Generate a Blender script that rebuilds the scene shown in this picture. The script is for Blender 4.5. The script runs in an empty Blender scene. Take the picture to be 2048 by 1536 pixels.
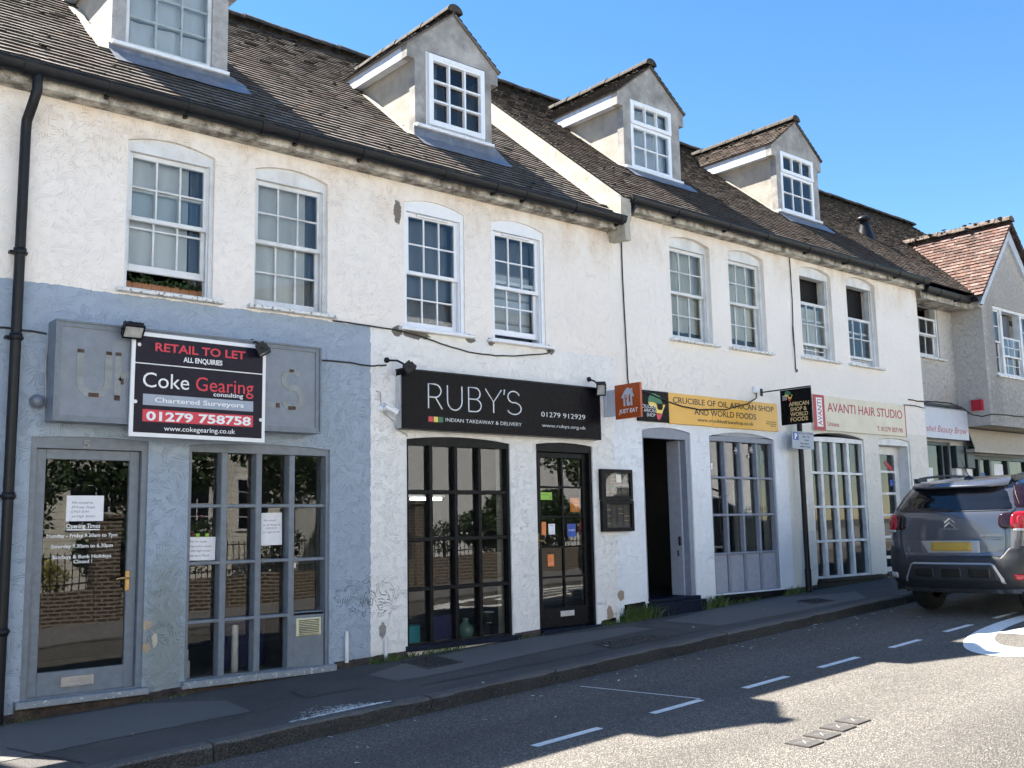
import bpy, math, random
from mathutils import Vector, Matrix
from mathutils.geometry import tessellate_polygon
random.seed(7)
scene = bpy.context.scene
COL = scene.collection
PI = math.pi
R = math.radians
def U(a, b): return random.uniform(a, b)

# ------------------------------------------------------------------ world, sun, camera
SUN = Vector((-0.335, 0.64, 1.0)).normalized()
elev = math.asin(SUN.z)
azim = math.atan2(SUN.x, SUN.y)
world = bpy.data.worlds.new("World"); scene.world = world
world.use_nodes = True
wn = world.node_tree; wn.nodes.clear()
wo = wn.nodes.new('ShaderNodeOutputWorld'); wb = wn.nodes.new('ShaderNodeBackground')
sk = wn.nodes.new('ShaderNodeTexSky'); sk.sky_type = 'NISHITA'; sk.sun_disc = False
sk.sun_elevation = elev; sk.sun_rotation = azim
sk.air_density = 1.0; sk.dust_density = 0.0; sk.ozone_density = 2.2; sk.altitude = 100
wb.inputs['Strength'].default_value = 0.055
hs = wn.nodes.new('ShaderNodeHueSaturation'); hs.inputs['Saturation'].default_value = 1.24
wn.links.new(sk.outputs[0], hs.inputs['Color']); wn.links.new(hs.outputs[0], wb.inputs[0]); wn.links.new(wb.outputs[0], wo.inputs[0])
sl = bpy.data.lights.new('sun', 'SUN'); sl.energy = 5.0; sl.angle = R(0.5); sl.color = (1.0, 0.94, 0.84)
so = bpy.data.objects.new('sun', sl); COL.objects.link(so)
so.rotation_euler = (-SUN).to_track_quat('-Z', 'Y').to_euler(); so.location = (0, 0, 30)

cam = bpy.data.cameras.new('camera'); cam.lens = 35.99; cam.sensor_width = 36.0
cam.clip_start = 0.05; cam.clip_end = 3000
co = bpy.data.objects.new('camera', cam); COL.objects.link(co)
r_ = (0.76111395, -0.64832475, -0.01950821); u_ = (-0.07457395, -0.11734552, 0.99028721); b_ = (-0.64431691, -0.7522666, -0.13766145)
co.matrix_world = Matrix(((r_[0], u_[0], b_[0], 0), (r_[1], u_[1], b_[1], -9.0), (r_[2], u_[2], b_[2], 1.5), (0, 0, 0, 1)))
scene.camera = co
vs = scene.view_settings
vs.view_transform = 'Standard'; vs.look = 'None'; vs.gamma = 1.0; vs.exposure = 2.25
scene.cycles.max_bounces = 8
scene.cycles.transparent_max_bounces = 12

# ------------------------------------------------------------------ object helpers
ORG = {}
def tag(o, label=None, cat=None, group=None, kind=None):
    if label: o['label'] = label
    if cat: o['category'] = cat
    if group: o['group'] = group
    if kind: o['kind'] = kind
    return o
def thing(name, loc, label, cat, group=None):
    o = bpy.data.objects.new(name, None); COL.objects.link(o)
    o.location = loc; o.empty_display_size = 0.2
    ORG[o.name] = Vector(loc)
    return tag(o, label, cat, group)
class MB:
    def __init__(s): s.v = []; s.f = []; s.m = []; s.sm = []
    def add(s, vs, fs, m=0, smooth=False):
        b = len(s.v); s.v += [tuple(v) for v in vs]
        for f in fs: s.f.append([b + i for i in f]); s.m.append(m); s.sm.append(smooth)
    def box(s, x0, x1, y0, y1, z0, z1, m=0):
        s.add([(x0,y0,z0),(x1,y0,z0),(x1,y1,z0),(x0,y1,z0),(x0,y0,z1),(x1,y0,z1),(x1,y1,z1),(x0,y1,z1)],
              [(0,3,2,1),(4,5,6,7),(0,1,5,4),(1,2,6,5),(2,3,7,6),(3,0,4,7)], m)
    def obox(s, c, ex, ey, ez, m=0):   # half extents as vectors
        c, ex, ey, ez = map(Vector, (c, ex, ey, ez))
        p = [c-ex-ey-ez, c+ex-ey-ez, c+ex+ey-ez, c-ex+ey-ez, c-ex-ey+ez, c+ex-ey+ez, c+ex+ey+ez, c-ex+ey+ez]
        s.add(p, [(0,3,2,1),(4,5,6,7),(0,1,5,4),(1,2,6,5),(2,3,7,6),(3,0,4,7)], m)
    def bbox(s, x0, x1, y0, y1, z0, z1, b=0.006, m=0):   # box with chamfered front (-y) edges
        s.add([(x0,y0+b,z0),(x1,y0+b,z0),(x1,y0+b,z1),(x0,y0+b,z1),(x0+b,y0,z0+b),(x1-b,y0,z0+b),(x1-b,y0,z1-b),(x0+b,y0,z1-b),
               (x0,y1,z0),(x1,y1,z0),(x1,y1,z1),(x0,y1,z1)],
              [(4,5,6,7),(0,1,5,4),(1,2,6,5),(2,3,7,6),(3,0,4,7),(0,8,9,1),(1,9,10,2),(2,10,11,3),(3,11,8,0),(8,11,10,9)], m)
    def tube(s, path, r, n=8, m=0, cap=True, smooth=True):
        P = [Vector(p) for p in path]; rs = r if isinstance(r, (list, tuple)) else [r]*len(P)
        rings = []; prev = None
        for i, p in enumerate(P):
            t = (P[min(i+1, len(P)-1)] - P[max(i-1, 0)]).normalized()
            a = prev if prev else (Vector((0,0,1)) if abs(t.z) < 0.9 else Vector((1,0,0)))
            a = (a - t*a.dot(t)).normalized(); b = t.cross(a); prev = a
            rings.append([p + (a*math.cos(2*PI*k/n) + b*math.sin(2*PI*k/n))*rs[i] for k in range(n)])
        vs = [q for g in rings for q in g]; fs = []
        for i in range(len(P)-1):
            for k in range(n): fs.append((i*n+k, i*n+(k+1) % n, (i+1)*n+(k+1) % n, (i+1)*n+k))
        s.add(vs, fs, m, smooth)
        if cap: s.add(rings[0], [tuple(range(n))[::-1]], m); s.add(rings[-1], [tuple(range(n))], m)
    def lathe(s, c, prof, n=20, m=0, axis=(0,0,1)):
        c = Vector(c); ax = Vector(axis).normalized(); a = Vector((1,0,0)) if abs(ax.x) < .9 else Vector((0,1,0))
        a = (a-ax*a.dot(ax)).normalized(); b = ax.cross(a); vs = []
        for rr, h in prof: vs += [c + ax*h + (a*math.cos(2*PI*k/n)+b*math.sin(2*PI*k/n))*rr for k in range(n)]
        fs = []
        for i in range(len(prof)-1):
            for k in range(n): fs.append((i*n+k, i*n+(k+1) % n, (i+1)*n+(k+1) % n, (i+1)*n+k))
        s.add(vs, fs, m, True)
    def prism(s, loops, o, ex, ez, d0, d1, m=0, back=True):
        """polygon with holes in the (ex,ez) plane at o, from depth d0 to d1 along -(ex x ez) direction (n = inward)"""
        o, ex, ez = Vector(o), Vector(ex), Vector(ez); n = -(ex.cross(ez))
        P = [[(Vector((a, b, 0))) for a, b in lp] for lp in loops]
        flat = [p for lp in P for p in lp]
        tris = tessellate_polygon(P)
        f0 = [o + ex*p.x + ez*p.y + n*d0 for p in flat]; f1 = [o + ex*p.x + ez*p.y + n*d1 for p in flat]
        def orient(t, want):
            a, b, c = [flat[i] for i in t]; cr = (b-a).cross(c-a).z
            return t if (cr > 0) == want else t[::-1]
        s.add(f0, [orient(tuple(t), True) for t in tris], m)
        if back: s.add(f1, [orient(tuple(t), False) for t in tris], m)
        b = 0
        for li, lp in enumerate(P):
            k = len(lp); ar = sum(lp[i].x*lp[(i+1) % k].y - lp[(i+1) % k].x*lp[i].y for i in range(k))
            ccw = ar > 0
            for i in range(k):
                j = (i+1) % k; q = [f0[b+i], f0[b+j], f1[b+j], f1[b+i]]
                if ccw == (li == 0): q = q[::-1]
                s.add(q, [(0,1,2,3)], m)
            b += k
    def build(s, name, mats, parent=None, loc=None):
        me = bpy.data.meshes.new(name)
        if not isinstance(mats, (list, tuple)): mats = [mats]
        if parent is not None: off = ORG[parent.name]
        elif loc is not None: off = Vector(loc)
        else:
            xs = [v[0] for v in s.v]; ys = [v[1] for v in s.v]
            off = Vector(((min(xs)+max(xs))/2, (min(ys)+max(ys))/2, min(v[2] for v in s.v)))
        me.from_pydata([(v[0]-off.x, v[1]-off.y, v[2]-off.z) for v in s.v], [], s.f)
        for m in mats: me.materials.append(m)
        me.polygons.foreach_set('material_index', s.m)
        me.polygons.foreach_set('use_smooth', s.sm)
        me.update()
        o = bpy.data.objects.new(name, me); COL.objects.link(o)
        ORG[o.name] = off
        if parent is not None: o.parent = parent
        else: o.location = off
        return o
def children(o): return [c for c in COL.objects if c.parent == o]
def copy_tree(o, parent=None):
    kids = children(o)
    c = o.copy(); COL.objects.link(c)
    if parent is not None: c.parent = parent
    for k in kids: copy_tree(k, c)
    return c
def obj(name, mb, mats, parent=None, label=None, cat=None, group=None, kind=None, loc=None):
    return tag(mb.build(name, mats, parent, loc), label, cat, group, kind)
def boxobj(name, ext, mat, parent=None, **k):
    m = MB(); m.bbox(*ext); return obj(name, m, mat, parent, **k)

# ------------------------------------------------------------------ text
_fc = {}
def text_mesh(sx, ext):
    cu = bpy.data.curves.new('lettering', 'FONT'); cu.body = sx; cu.size = 1.0; cu.extrude = ext; cu.resolution_u = 3
    return cu
def lettering(s, mat, parent, o, ex, ez, x0, x1, zb, cap, ext=0.0015, bold=0.0, shear=0.0, name='lettering', spacing=1.0, fitw=True, label=None):
    """text from x0 to x1, baseline zb, capital height cap, in the frame o/ex/ez"""
    cu = bpy.data.curves.new(name, 'FONT'); cu.body = s; cu.size = 1.0; cu.extrude = 0.01; cu.resolution_u = 3; cu.offset = bold; cu.shear = shear; cu.space_character = spacing
    t = bpy.data.objects.new(name, cu); COL.objects.link(t)
    dg = bpy.context.evaluated_depsgraph_get(); dg.update()
    me = bpy.data.meshes.new_from_object(t.evaluated_get(dg))
    bpy.data.objects.remove(t); bpy.data.curves.remove(cu)
    xs = [v.co.x for v in me.vertices]; a, b = min(xs), max(xs)
    CH = 0.729
    sz = cap/CH; sx = (x1-x0)/(b-a) if fitw else sz
    o, ex, ez = Vector(o), Vector(ex), Vector(ez); n = ex.cross(ez); off = ORG[parent.name]
    for v in me.vertices:
        p = o + ex*(x0+(v.co.x-a)*sx) + ez*(zb+v.co.y*sz) + n*(ext*(1 if v.co.z > 0 else 0.0))
        v.co = p - off
    me.materials.clear(); me.materials.append(mat)
    ob = bpy.data.objects.new(name, me); COL.objects.link(ob); ob.parent = parent; ORG[ob.name] = off
    return ob
EX, EZ = (1,0,0), (0,0,1)

# ------------------------------------------------------------------ materials
def newmat(name):
    m = bpy.data.materials.new(name); m.use_nodes = True
    return m, m.node_tree.nodes, m.node_tree.links, m.node_tree.nodes['Principled BSDF']
class NB:
    def __init__(s, m): s.t = m.node_tree; s.n = s.t.nodes; s.l = s.t.links
    def node(s, k, **p):
        x = s.n.new(k)
        for a, b in p.items(): setattr(x, a, b)
        return x
    def put(s, sock, v):
        if hasattr(v, 'is_linked') or isinstance(v, bpy.types.NodeSocket): s.l.new(v, sock)
        elif isinstance(v, (tuple, list)) and len(v) == 3 and sock.type == 'RGBA': sock.default_value = (*v, 1)
        else: sock.default_value = v
    def math(s, op, a, b=0.0, c=None, clamp=False):
        x = s.node('ShaderNodeMath', operation=op, use_clamp=clamp); s.put(x.inputs[0], a); s.put(x.inputs[1], b)
        if c is not None: s.put(x.inputs[2], c)
        return x.outputs[0]
    def pos(s): return s.node('ShaderNodeNewGeometry').outputs['Position']
    def sep(s, v): x = s.node('ShaderNodeSeparateXYZ'); s.l.new(v, x.inputs[0]); return x.outputs
    def comb(s, a, b, c):
        x = s.node('ShaderNodeCombineXYZ'); s.put(x.inputs[0], a); s.put(x.inputs[1], b); s.put(x.inputs[2], c); return x.outputs[0]
    def noise(s, v, scale, detail=3, rough=0.55, dist=0.0, out=0):
        x = s.node('ShaderNodeTexNoise'); s.put(x.inputs['Scale'], scale); s.put(x.inputs['Detail'], detail); s.put(x.inputs['Roughness'], rough); s.put(x.inputs['Distortion'], dist)
        if v is not None: s.l.new(v, x.inputs['Vector'])
        return x.outputs[out]
    def voro(s, v, scale, out='Distance', feature='F1', rnd=1.0):
        x = s.node('ShaderNodeTexVoronoi', feature=feature); s.put(x.inputs['Scale'], scale); s.put(x.inputs['Randomness'], rnd)
        if v is not None: s.l.new(v, x.inputs['Vector'])
        return x.outputs[out]
    def ramp(s, v, a, b, c0=0.0, c1=1.0):
        x = s.node('ShaderNodeMapRange'); x.clamp = True
        s.put(x.inputs[0], v); s.put(x.inputs[1], a); s.put(x.inputs[2], b); s.put(x.inputs[3], c0); s.put(x.inputs[4], c1); return x.outputs[0]
    def mix(s, f, a, b, blend='MIX'):
        x = s.node('ShaderNodeMix', data_type='RGBA', blend_type=blend)
        s.put(x.inputs[0], f); s.put(x.inputs[6], a if not isinstance(a, tuple) else (*a, 1)); s.put(x.inputs[7], b if not isinstance(b, tuple) else (*b, 1)); return x.outputs[2]
    def vmath(s, op, a, b):
        x = s.node('ShaderNodeVectorMath', operation=op); s.put(x.inputs[0], a); s.put(x.inputs[1], b); return x.outputs[0]
    def bump(s, h, strength=1.0, dist=0.01, normal=None):
        x = s.node('ShaderNodeBump'); s.put(x.inputs['Strength'], strength); s.put(x.inputs['Distance'], dist); s.l.new(h, x.inputs['Height'])
        if normal is not None: s.l.new(normal, x.inputs['Normal'])
        return x.outputs[0]

def plain(name, col, rough=0.5, metal=0.0, var=0.06, scale=14.0, bump=0.0, spec=None, dirt=None, chips=None, chipcol=(0.75,0.75,0.72)):
    m, n, l, bs = newmat(name); b = NB(m); p = b.pos()
    f = b.noise(p, scale, 4, 0.6)
    c = b.mix(b.ramp(f, 0.3, 0.7), tuple(x*(1-var*2) for x in col), tuple(min(1, x*(1+var*2)) for x in col))
    if dirt:
        c = b.mix(b.ramp(b.noise(p, dirt[1], 5, 0.7), dirt[3] if len(dirt) > 3 else 0.5, dirt[4] if len(dirt) > 3 else 0.75, 0, dirt[2]), c, dirt[0])
    if chips:
        k = b.ramp(b.noise(p, 26, 5, 0.7), chips, chips+0.015)
        c = b.mix(k, c, chipcol)
    l.new(c, bs.inputs['Base Color'])
    bs.inputs['Metallic'].default_value = metal
    l.new(b.ramp(b.noise(p, scale*1.7, 3), 0.2, 0.8, max(0.02, rough-0.08*min(1,var*16)), min(1, rough+0.08*min(1,var*16))), bs.inputs['Roughness'])
    if spec is not None: bs.inputs['Specular IOR Level'].default_value = spec
    if bump: l.new(b.bump(b.noise(p, scale*4, 4, 0.65), 1.0, bump), bs.inputs['Normal'])
    return m

def stucco(name, base, zones=(), stroke=0.9, ztop=5.2, grime=None, orient='XZ', bumpd=0.0055):
    """trowelled render: fans of short grooves in random directions. zones: (x0,x1,zmax,colour) painted areas"""
    m, n, l, bs = newmat(name); b = NB(m); p = b.pos(); X, Y, Z = b.sep(p)
    q = b.comb(X if orient == 'XZ' else Y, Z, 0.0)
    warp = b.node('ShaderNodeTexNoise'); warp.inputs['Scale'].default_value = 5.0; warp.inputs['Detail'].default_value = 2; l.new(q, warp.inputs['Vector'])
    qw = b.vmath('ADD', q, b.vmath('MULTIPLY', b.vmath('SUBTRACT', warp.outputs['Color'], (0.5,0.5,0.5)), (0.16,0.16,0.0)))
    h = None
    for sc, per, off in ((7.0, 0.024, 0.0), (10.5, 0.019, 3.7)):
        qq = b.vmath('ADD', qw, (off, off*0.7, 0))
        v = b.node('ShaderNodeTexVoronoi'); v.voronoi_dimensions = '2D'; v.inputs['Scale'].default_value = sc*stroke; l.new(qq, v.inputs['Vector'])
        ang = b.math('MULTIPLY', b.sep(v.outputs['Color'])[0], 6.283)
        rot = b.node('ShaderNodeVectorRotate', rotation_type='Z_AXIS'); l.new(qq, rot.inputs['Vector']); l.new(ang, rot.inputs['Angle'])
        w = b.node('ShaderNodeTexWave', wave_type='BANDS', bands_direction='X', wave_profile='SIN')
        w.inputs['Scale'].default_value = 0.314/per*stroke; w.inputs['Distortion'].default_value = 1.4; w.inputs['Detail'].default_value = 2; w.inputs['Detail Scale'].default_value = 1.2
        l.new(rot.outputs[0], w.inputs['Vector'])
        brk = b.ramp(b.noise(qq, 15*stroke, 2), 0.47, 0.60)
        g = b.math('MULTIPLY', b.ramp(w.outputs['Fac'], 0.72, 0.98), brk)
        h = g if h is None else b.math('MAXIMUM', h, g)
    ridge = b.math('MULTIPLY', h, b.ramp(Z, 2.8, 3.8, 0.95, 0.52))
    fine = b.noise(q, 90, 3, 0.6); lump = b.noise(q, 6, 3)
    hh = b.math('ADD', b.math('MULTIPLY', ridge, -1.0), b.math('ADD', b.math('MULTIPLY', fine, 0.22), b.math('MULTIPLY', lump, 0.2)))
    col = b.mix(b.ramp(b.noise(q, 1.6, 4), 0.3, 0.7), tuple(c*0.96 for c in base), base)
    wob = b.math('MULTIPLY', b.math('SUBTRACT', b.noise(q, 9, 3), 0.5), 0.05)
    for x0, x1, zm, zc in zones:
        mk = b.math('MULTIPLY', b.math('GREATER_THAN', b.math('ADD', X, wob), x0), b.math('LESS_THAN', b.math('ADD', X, wob), x1))
        mk = b.math('MULTIPLY', mk, b.math('LESS_THAN', b.math('ADD', Z, wob), zm))
        zc2 = b.mix(b.ramp(b.noise(q, 2.3, 4), 0.3, 0.7), tuple(c*0.93 for c in zc), zc)
        col = b.mix(mk, col, zc2)
    # soot specks everywhere, groove shade tinted in, ochre run-off and grime under the gutter
    gr = b.ramp(b.noise(q, 3.1, 5, 0.65), 0.45, 0.8)
    inv = b.math('SUBTRACT', 1.0, ridge)
    pit = b.math('MULTIPLY', b.ramp(b.noise(q, 60, 3, 0.6), 0.58, 0.72), gr)
    col = b.mix(b.math('MULTIPLY', pit, 0.18), col, (0.16,0.14,0.12))
    col = b.mix(b.math('MULTIPLY', b.math('MULTIPLY', ridge, b.ramp(b.noise(q, 2.0, 3), 0.25, 0.7)), 0.16), col, (0.34,0.31,0.28))  # shadow in the grooves, painted as a darker tint
    run = b.math('MULTIPLY', b.ramp(Z, ztop-0.75, ztop, 0, 1), b.ramp(b.noise(b.comb(b.math('MULTIPLY', X, 1.0), b.math('MULTIPLY', Z, 0.5), 0.0), 3.3, 4, 0.6), 0.36, 0.66))
    col = b.mix(b.math('MULTIPLY', run, 0.40), col, (0.60,0.40,0.22))
    col = b.mix(b.math('MULTIPLY', b.math('MULTIPLY', run, ridge), 0.75), col, (0.10,0.07,0.05))
    if grime:      # blotches with a centre and radius: (x, z, rx, rz, colour, amount, only_in_grooves)
        for gx, gz, rx, rz, gc, am, groove in grime:
            d = b.math('ADD', b.math('POWER', b.math('DIVIDE', b.math('SUBTRACT', X, gx), rx), 2.0), b.math('POWER', b.math('DIVIDE', b.math('SUBTRACT', Z, gz), rz), 2.0))
            d = b.math('ADD', d, b.math('MULTIPLY', b.math('SUBTRACT', b.noise(q, 13, 5, 0.7), 0.5), 3.4))
            k = b.ramp(d, 1.0, 0.35) if groove else (b.ramp(d, 1.5, 0.3) if rz > .3 else b.ramp(d, 1.0, 0.85))
            if groove: k = b.math('MULTIPLY', k, b.ramp(ridge, 0.1, 0.5))
            col = b.mix(b.math('MULTIPLY', k, am), col, gc)
    l.new(col, bs.inputs['Base Color']); bs.inputs['Roughness'].default_value = 0.75; bs.inputs['Specular IOR Level'].default_value = 0.25
    l.new(b.bump(hh, 1.0, bumpd), bs.inputs['Normal'])
    return m

def glass(name, tint=(0.9,0.95,0.95), ior=1.62, rough=0.0):
    m, n, l, bs = newmat(name); b = NB(m); n.remove(bs)
    out = n['Material Output']; tr = b.node('ShaderNodeBsdfTransparent'); gl = b.node('ShaderNodeBsdfGlossy'); fr = b.node('ShaderNodeFresnel'); mx = b.node('ShaderNodeMixShader')
    tr.inputs[0].default_value = (*tint, 1); gl.inputs['Roughness'].default_value = rough; gl.inputs[0].default_value = (1,1,1,1); fr.inputs['IOR'].default_value = ior
    nz = b.bump(b.noise(b.pos(), 1.3, 1), 0.05, 0.02)
    l.new(nz, gl.inputs['Normal'])
    l.new(fr.outputs[0], mx.inputs[0]); l.new(tr.outputs[0], mx.inputs[1]); l.new(gl.outputs[0], mx.inputs[2]); l.new(mx.outputs[0], out.inputs[0])
    return m

def tile_mat(name, col, lichen=(0.30,0.27,0.22)):
    m, n, l, bs = newmat(name); b = NB(m); p = b.pos()
    c = b.mix(b.ramp(b.noise(p, 2.2, 5, 0.6), 0.3, 0.7), tuple(x*0.7 for x in col), tuple(x*1.25 for x in col))
    c = b.mix(b.ramp(b.noise(p, 19, 5, 0.7), 0.55, 0.72, 0, 0.7), c, lichen)
    c = b.mix(b.ramp(b.noise(p, 7.5, 5, 0.7), 0.62, 0.70, 0, 0.85), c, (0.030,0.028,0.020))
    l.new(c, bs.inputs['Base Color']); bs.inputs['Roughness'].default_value = 0.9; bs.inputs['Specular IOR Level'].default_value = 0.06
    l.new(b.bump(b.noise(p, 70, 4, 0.7), 1.0, 0.006), bs.inputs['Normal'])
    return m

def asphalt(name, col, stone, scale=150, amount=0.55, patch=0.1, bumpd=0.006, spark=0.25, tracks=False):
    m, n, l, bs = newmat(name); b = NB(m); p = b.pos()
    base = b.mix(b.ramp(b.noise(p, 0.9, 5, 0.6), 0.3, 0.7), tuple(x*(1-patch) for x in col), tuple(x*(1+patch) for x in col))
    vc = b.sep(b.voro(p, scale, 'Color'))[0]; vd = b.voro(p, scale)
    st = b.math('MULTIPLY', b.ramp(vc, 1-amount, 1-amount+0.25), b.ramp(vd, 0.62, 0.3))
    c = b.mix(st, base, stone)
    v2 = b.math('MULTIPLY', b.ramp(b.sep(b.voro(p, scale*0.45, 'Color'))[1], 0.9, 0.95), b.ramp(b.voro(p, scale*0.45), 0.5, 0.3))
    c = b.mix(b.math('MULTIPLY', v2, spark), c, tuple(min(1, x*1.5) for x in stone))
    if tracks:
        X, Y, Z = b.sep(p); q = b.comb(b.math('MULTIPLY', X, 0.12), b.math('MULTIPLY', Y, 1.3), 0.0)
        c = b.mix(b.ramp(b.noise(q, 1.0, 3), 0.42, 0.62, 0, 0.30), c, tuple(x*0.6 for x in col))
    c = b.mix(b.ramp(b.noise(p, 3.2, 6, 0.7), 0.60, 0.74, 0, 0.5), c, tuple(x*0.55 for x in col))
    l.new(c, bs.inputs['Base Color']); bs.inputs['Roughness'].default_value = 0.85; bs.inputs['Specular IOR Level'].default_value = 0.3
    hh = b.math('ADD', b.math('MULTIPLY', b.ramp(vd, 0.7, 0.1), 1.0), b.math('MULTIPLY', b.noise(p, scale*2.2, 2), 0.5))
    l.new(b.bump(hh, 1.0, bumpd), bs.inputs['Normal'])
    return m

def brick_mat(name, c1, c2, mortar, sx=1.0):
    m, n, l, bs = newmat(name); b = NB(m); X, Y, Z = b.sep(b.pos())
    q = b.comb(b.math('ADD', X, Y), Z, 0.0)
    bt = b.node('ShaderNodeTexBrick'); bt.inputs['Scale'].default_value = 1.0; bt.inputs['Brick Width'].default_value = 0.225; bt.inputs['Row Height'].default_value = 0.075
    bt.inputs['Mortar Size'].default_value = 0.016; bt.inputs['Color1'].default_value = (*c1,1); bt.inputs['Color2'].default_value = (*c2,1); bt.inputs['Mortar'].default_value = (*mortar,1); l.new(q, bt.inputs['Vector'])
    c = b.mix(b.ramp(b.noise(q, 5, 5, 0.7), 0.55, 0.75, 0, 0.6), bt.outputs['Color'], (0.30,0.27,0.2))
    l.new(c, bs.inputs['Base Color']); bs.inputs['Roughness'].default_value = 0.9
    l.new(b.bump(bt.outputs['Fac'], -0.6, 0.008), bs.inputs['Normal'])
    return m

def boards_mat(name, col, pitch=0.15, axis='Z'):
    m, n, l, bs = newmat(name); b = NB(m); X, Y, Z = b.sep(b.pos())
    f = b.math('FRACT', b.math('DIVIDE', Z if axis == 'Z' else X, pitch))
    c = b.mix(b.ramp(f, 0.0, 0.16, 0.85, 0), col, (0.1,0.09,0.07))
    c = b.mix(b.ramp(b.noise(b.pos(), 3, 4), 0.4, 0.8, 0, 0.3), c, tuple(x*0.7 for x in col))
    l.new(c, bs.inputs['Base Color']); bs.inputs['Roughness'].default_value = 0.6; bs.inputs['Specular IOR Level'].default_value = 0.15
    l.new(b.bump(f, -1.0, 0.02), bs.inputs['Normal'])
    return m

def leafmat(name, c0, c1):
    m, n, l, bs = newmat(name); b = NB(m)
    c = b.mix(b.ramp(b.noise(b.pos(), 6, 3), 0.3, 0.7), c0, c1)
    l.new(c, bs.inputs['Base Color']); bs.inputs['Roughness'].default_value = 0.5
    return m

def fabric(name, col, axis='X', per=0.06):
    m, n, l, bs = newmat(name); b = NB(m); X, Y, Z = b.sep(b.pos())
    q = b.comb(b.math('DIVIDE', X, per), b.math('MULTIPLY', Z, 0.6), 0.0)
    f = b.noise(q, 1.0, 2)
    c = b.mix(b.ramp(f, 0.3, 0.7), tuple(x*0.72 for x in col), col)
    l.new(c, bs.inputs['Base Color']); bs.inputs['Roughness'].default_value = 0.9
    l.new(b.bump(f, 1.0, 0.03), bs.inputs['Normal'])
    return m

M = {}
CREAM = (0.89,0.83,0.76); RUBYW = (0.85,0.84,0.81); BRIGHT = (0.84,0.88,0.92); BLUEG = (0.335,0.405,0.49); AVCR = (0.80,0.78,0.70)
M['wall_a'] = stucco('stucco_blue_and_cream', CREAM, zones=((5.76, 9.6, 3.62, RUBYW), (-1, 5.765, 3.615, BLUEG), (9.38, 9.6, 2.9, BRIGHT)), ztop=5.25,
    grime=((5.76,0.80,0.42,0.22,(0.05,0.05,0.05),0.75,True), (3.63,0.55,0.22,0.75,(0.20,0.22,0.17),0.6,False), (3.60,0.62,0.2,0.12,(0.07,0.07,0.06),0.5,True), (6.11,4.93,0.05,0.14,(0.16,0.14,0.12),0.95,False),
           (6.10,3.60,0.07,0.06,(0.13,0.12,0.10),0.95,False),(6.35,3.585,0.17,0.05,(0.13,0.12,0.10),0.95,False),(7.10,3.62,0.07,0.05,(0.13,0.12,0.10),0.95,False),(7.40,3.62,0.06,0.05,(0.13,0.12,0.10),0.95,False),(8.33,3.62,0.07,0.06,(0.13,0.12,0.10),0.95,False),
           (5.91,0.47,0.045,0.08,(0.26,0.24,0.22),0.95,False), (3.47,0.71,0.05,0.04,(0.46,0.36,0.25),0.9,False), (3.47,0.52,0.045,0.04,(0.42,0.32,0.22),0.9,False), (3.55,0.58,0.03,0.06,(0.6,0.52,0.4),0.9,False),
           (9.43,0.62,0.07,0.07,(0.30,0.22,0.14),0.9,False), (9.22,0.42,0.06,0.09,(0.30,0.22,0.14),0.9,False), (8.0,4.95,0.12,0.22,(0.55,0.42,0.3),0.5,True)))
M['wall_b'] = stucco('stucco_white_and_cream', (0.88,0.83,0.765), zones=((9.0,13.12,2.82,BRIGHT), (13.12,17.4,2.95,AVCR)), ztop=5.6, stroke=0.95, bumpd=0.005)
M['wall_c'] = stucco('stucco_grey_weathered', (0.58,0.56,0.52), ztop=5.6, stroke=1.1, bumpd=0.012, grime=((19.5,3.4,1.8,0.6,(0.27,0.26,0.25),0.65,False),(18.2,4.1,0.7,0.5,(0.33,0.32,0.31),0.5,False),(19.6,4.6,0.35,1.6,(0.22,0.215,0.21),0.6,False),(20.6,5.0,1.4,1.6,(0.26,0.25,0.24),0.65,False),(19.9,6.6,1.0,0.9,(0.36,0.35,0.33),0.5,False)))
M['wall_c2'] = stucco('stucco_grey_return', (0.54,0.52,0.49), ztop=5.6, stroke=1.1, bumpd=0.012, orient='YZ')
M['white_old'] = plain('white_gloss_old', (0.72,0.73,0.73), 0.45, var=0.05, dirt=((0.36,0.34,0.31), 7, 0.6, 0.46, 0.72), chips=0.68, chipcol=(0.25,0.22,0.18))
M['white'] = plain('white_paint', (0.78,0.79,0.80), 0.4, var=0.03)
M['upvc'] = plain('white_plastic', (0.82,0.83,0.85), 0.3, var=0.015)
M['sill_peel'] = plain('peeling_sill_paint', (0.74,0.74,0.72), 0.6, chips=0.56, chipcol=(0.22,0.2,0.17))
M['grey_joinery'] = plain('blue_grey_joinery', (0.155,0.185,0.22), 0.42, var=0.07, chips=0.735, chipcol=(0.6,0.6,0.58))
M['grey_joinery2'] = plain('grey_joinery', (0.24,0.265,0.32), 0.5, var=0.05)
M['grey_panel'] = plain('pale_grey_board', (0.36,0.38,0.44), 0.6, var=0.05, chips=0.74, chipcol=(0.1,0.1,0.1))
M['grey_sill'] = plain('grey_sill_peeling', (0.22,0.25,0.28), 0.6, chips=0.60, chipcol=(0.62,0.60,0.55))
M['black_joinery'] = plain('black_joinery', (0.008,0.008,0.009), 0.45, var=0.2, spec=0.15, dirt=((0.03,0.027,0.025), 12, 0.4))
M['navy'] = plain('dark_blue_paint', (0.008,0.012,0.026), 0.5, var=0.2, spec=0.15, chips=0.74, chipcol=(0.25,0.24,0.24))
M['black_plastic'] = plain('black_plastic', (0.009,0.010,0.013), 0.4, var=0.1, spec=0.25, dirt=((0.03,0.03,0.03), 6, 0.4))
M['black_pipe'] = plain('black_pipe_paint', (0.008,0.009,0.012), 0.4, var=0.1, spec=0.25, chips=0.765, chipcol=(0.6,0.6,0.58))
M['cable'] = plain('black_cable', (0.02,0.02,0.02), 0.6)
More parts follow.
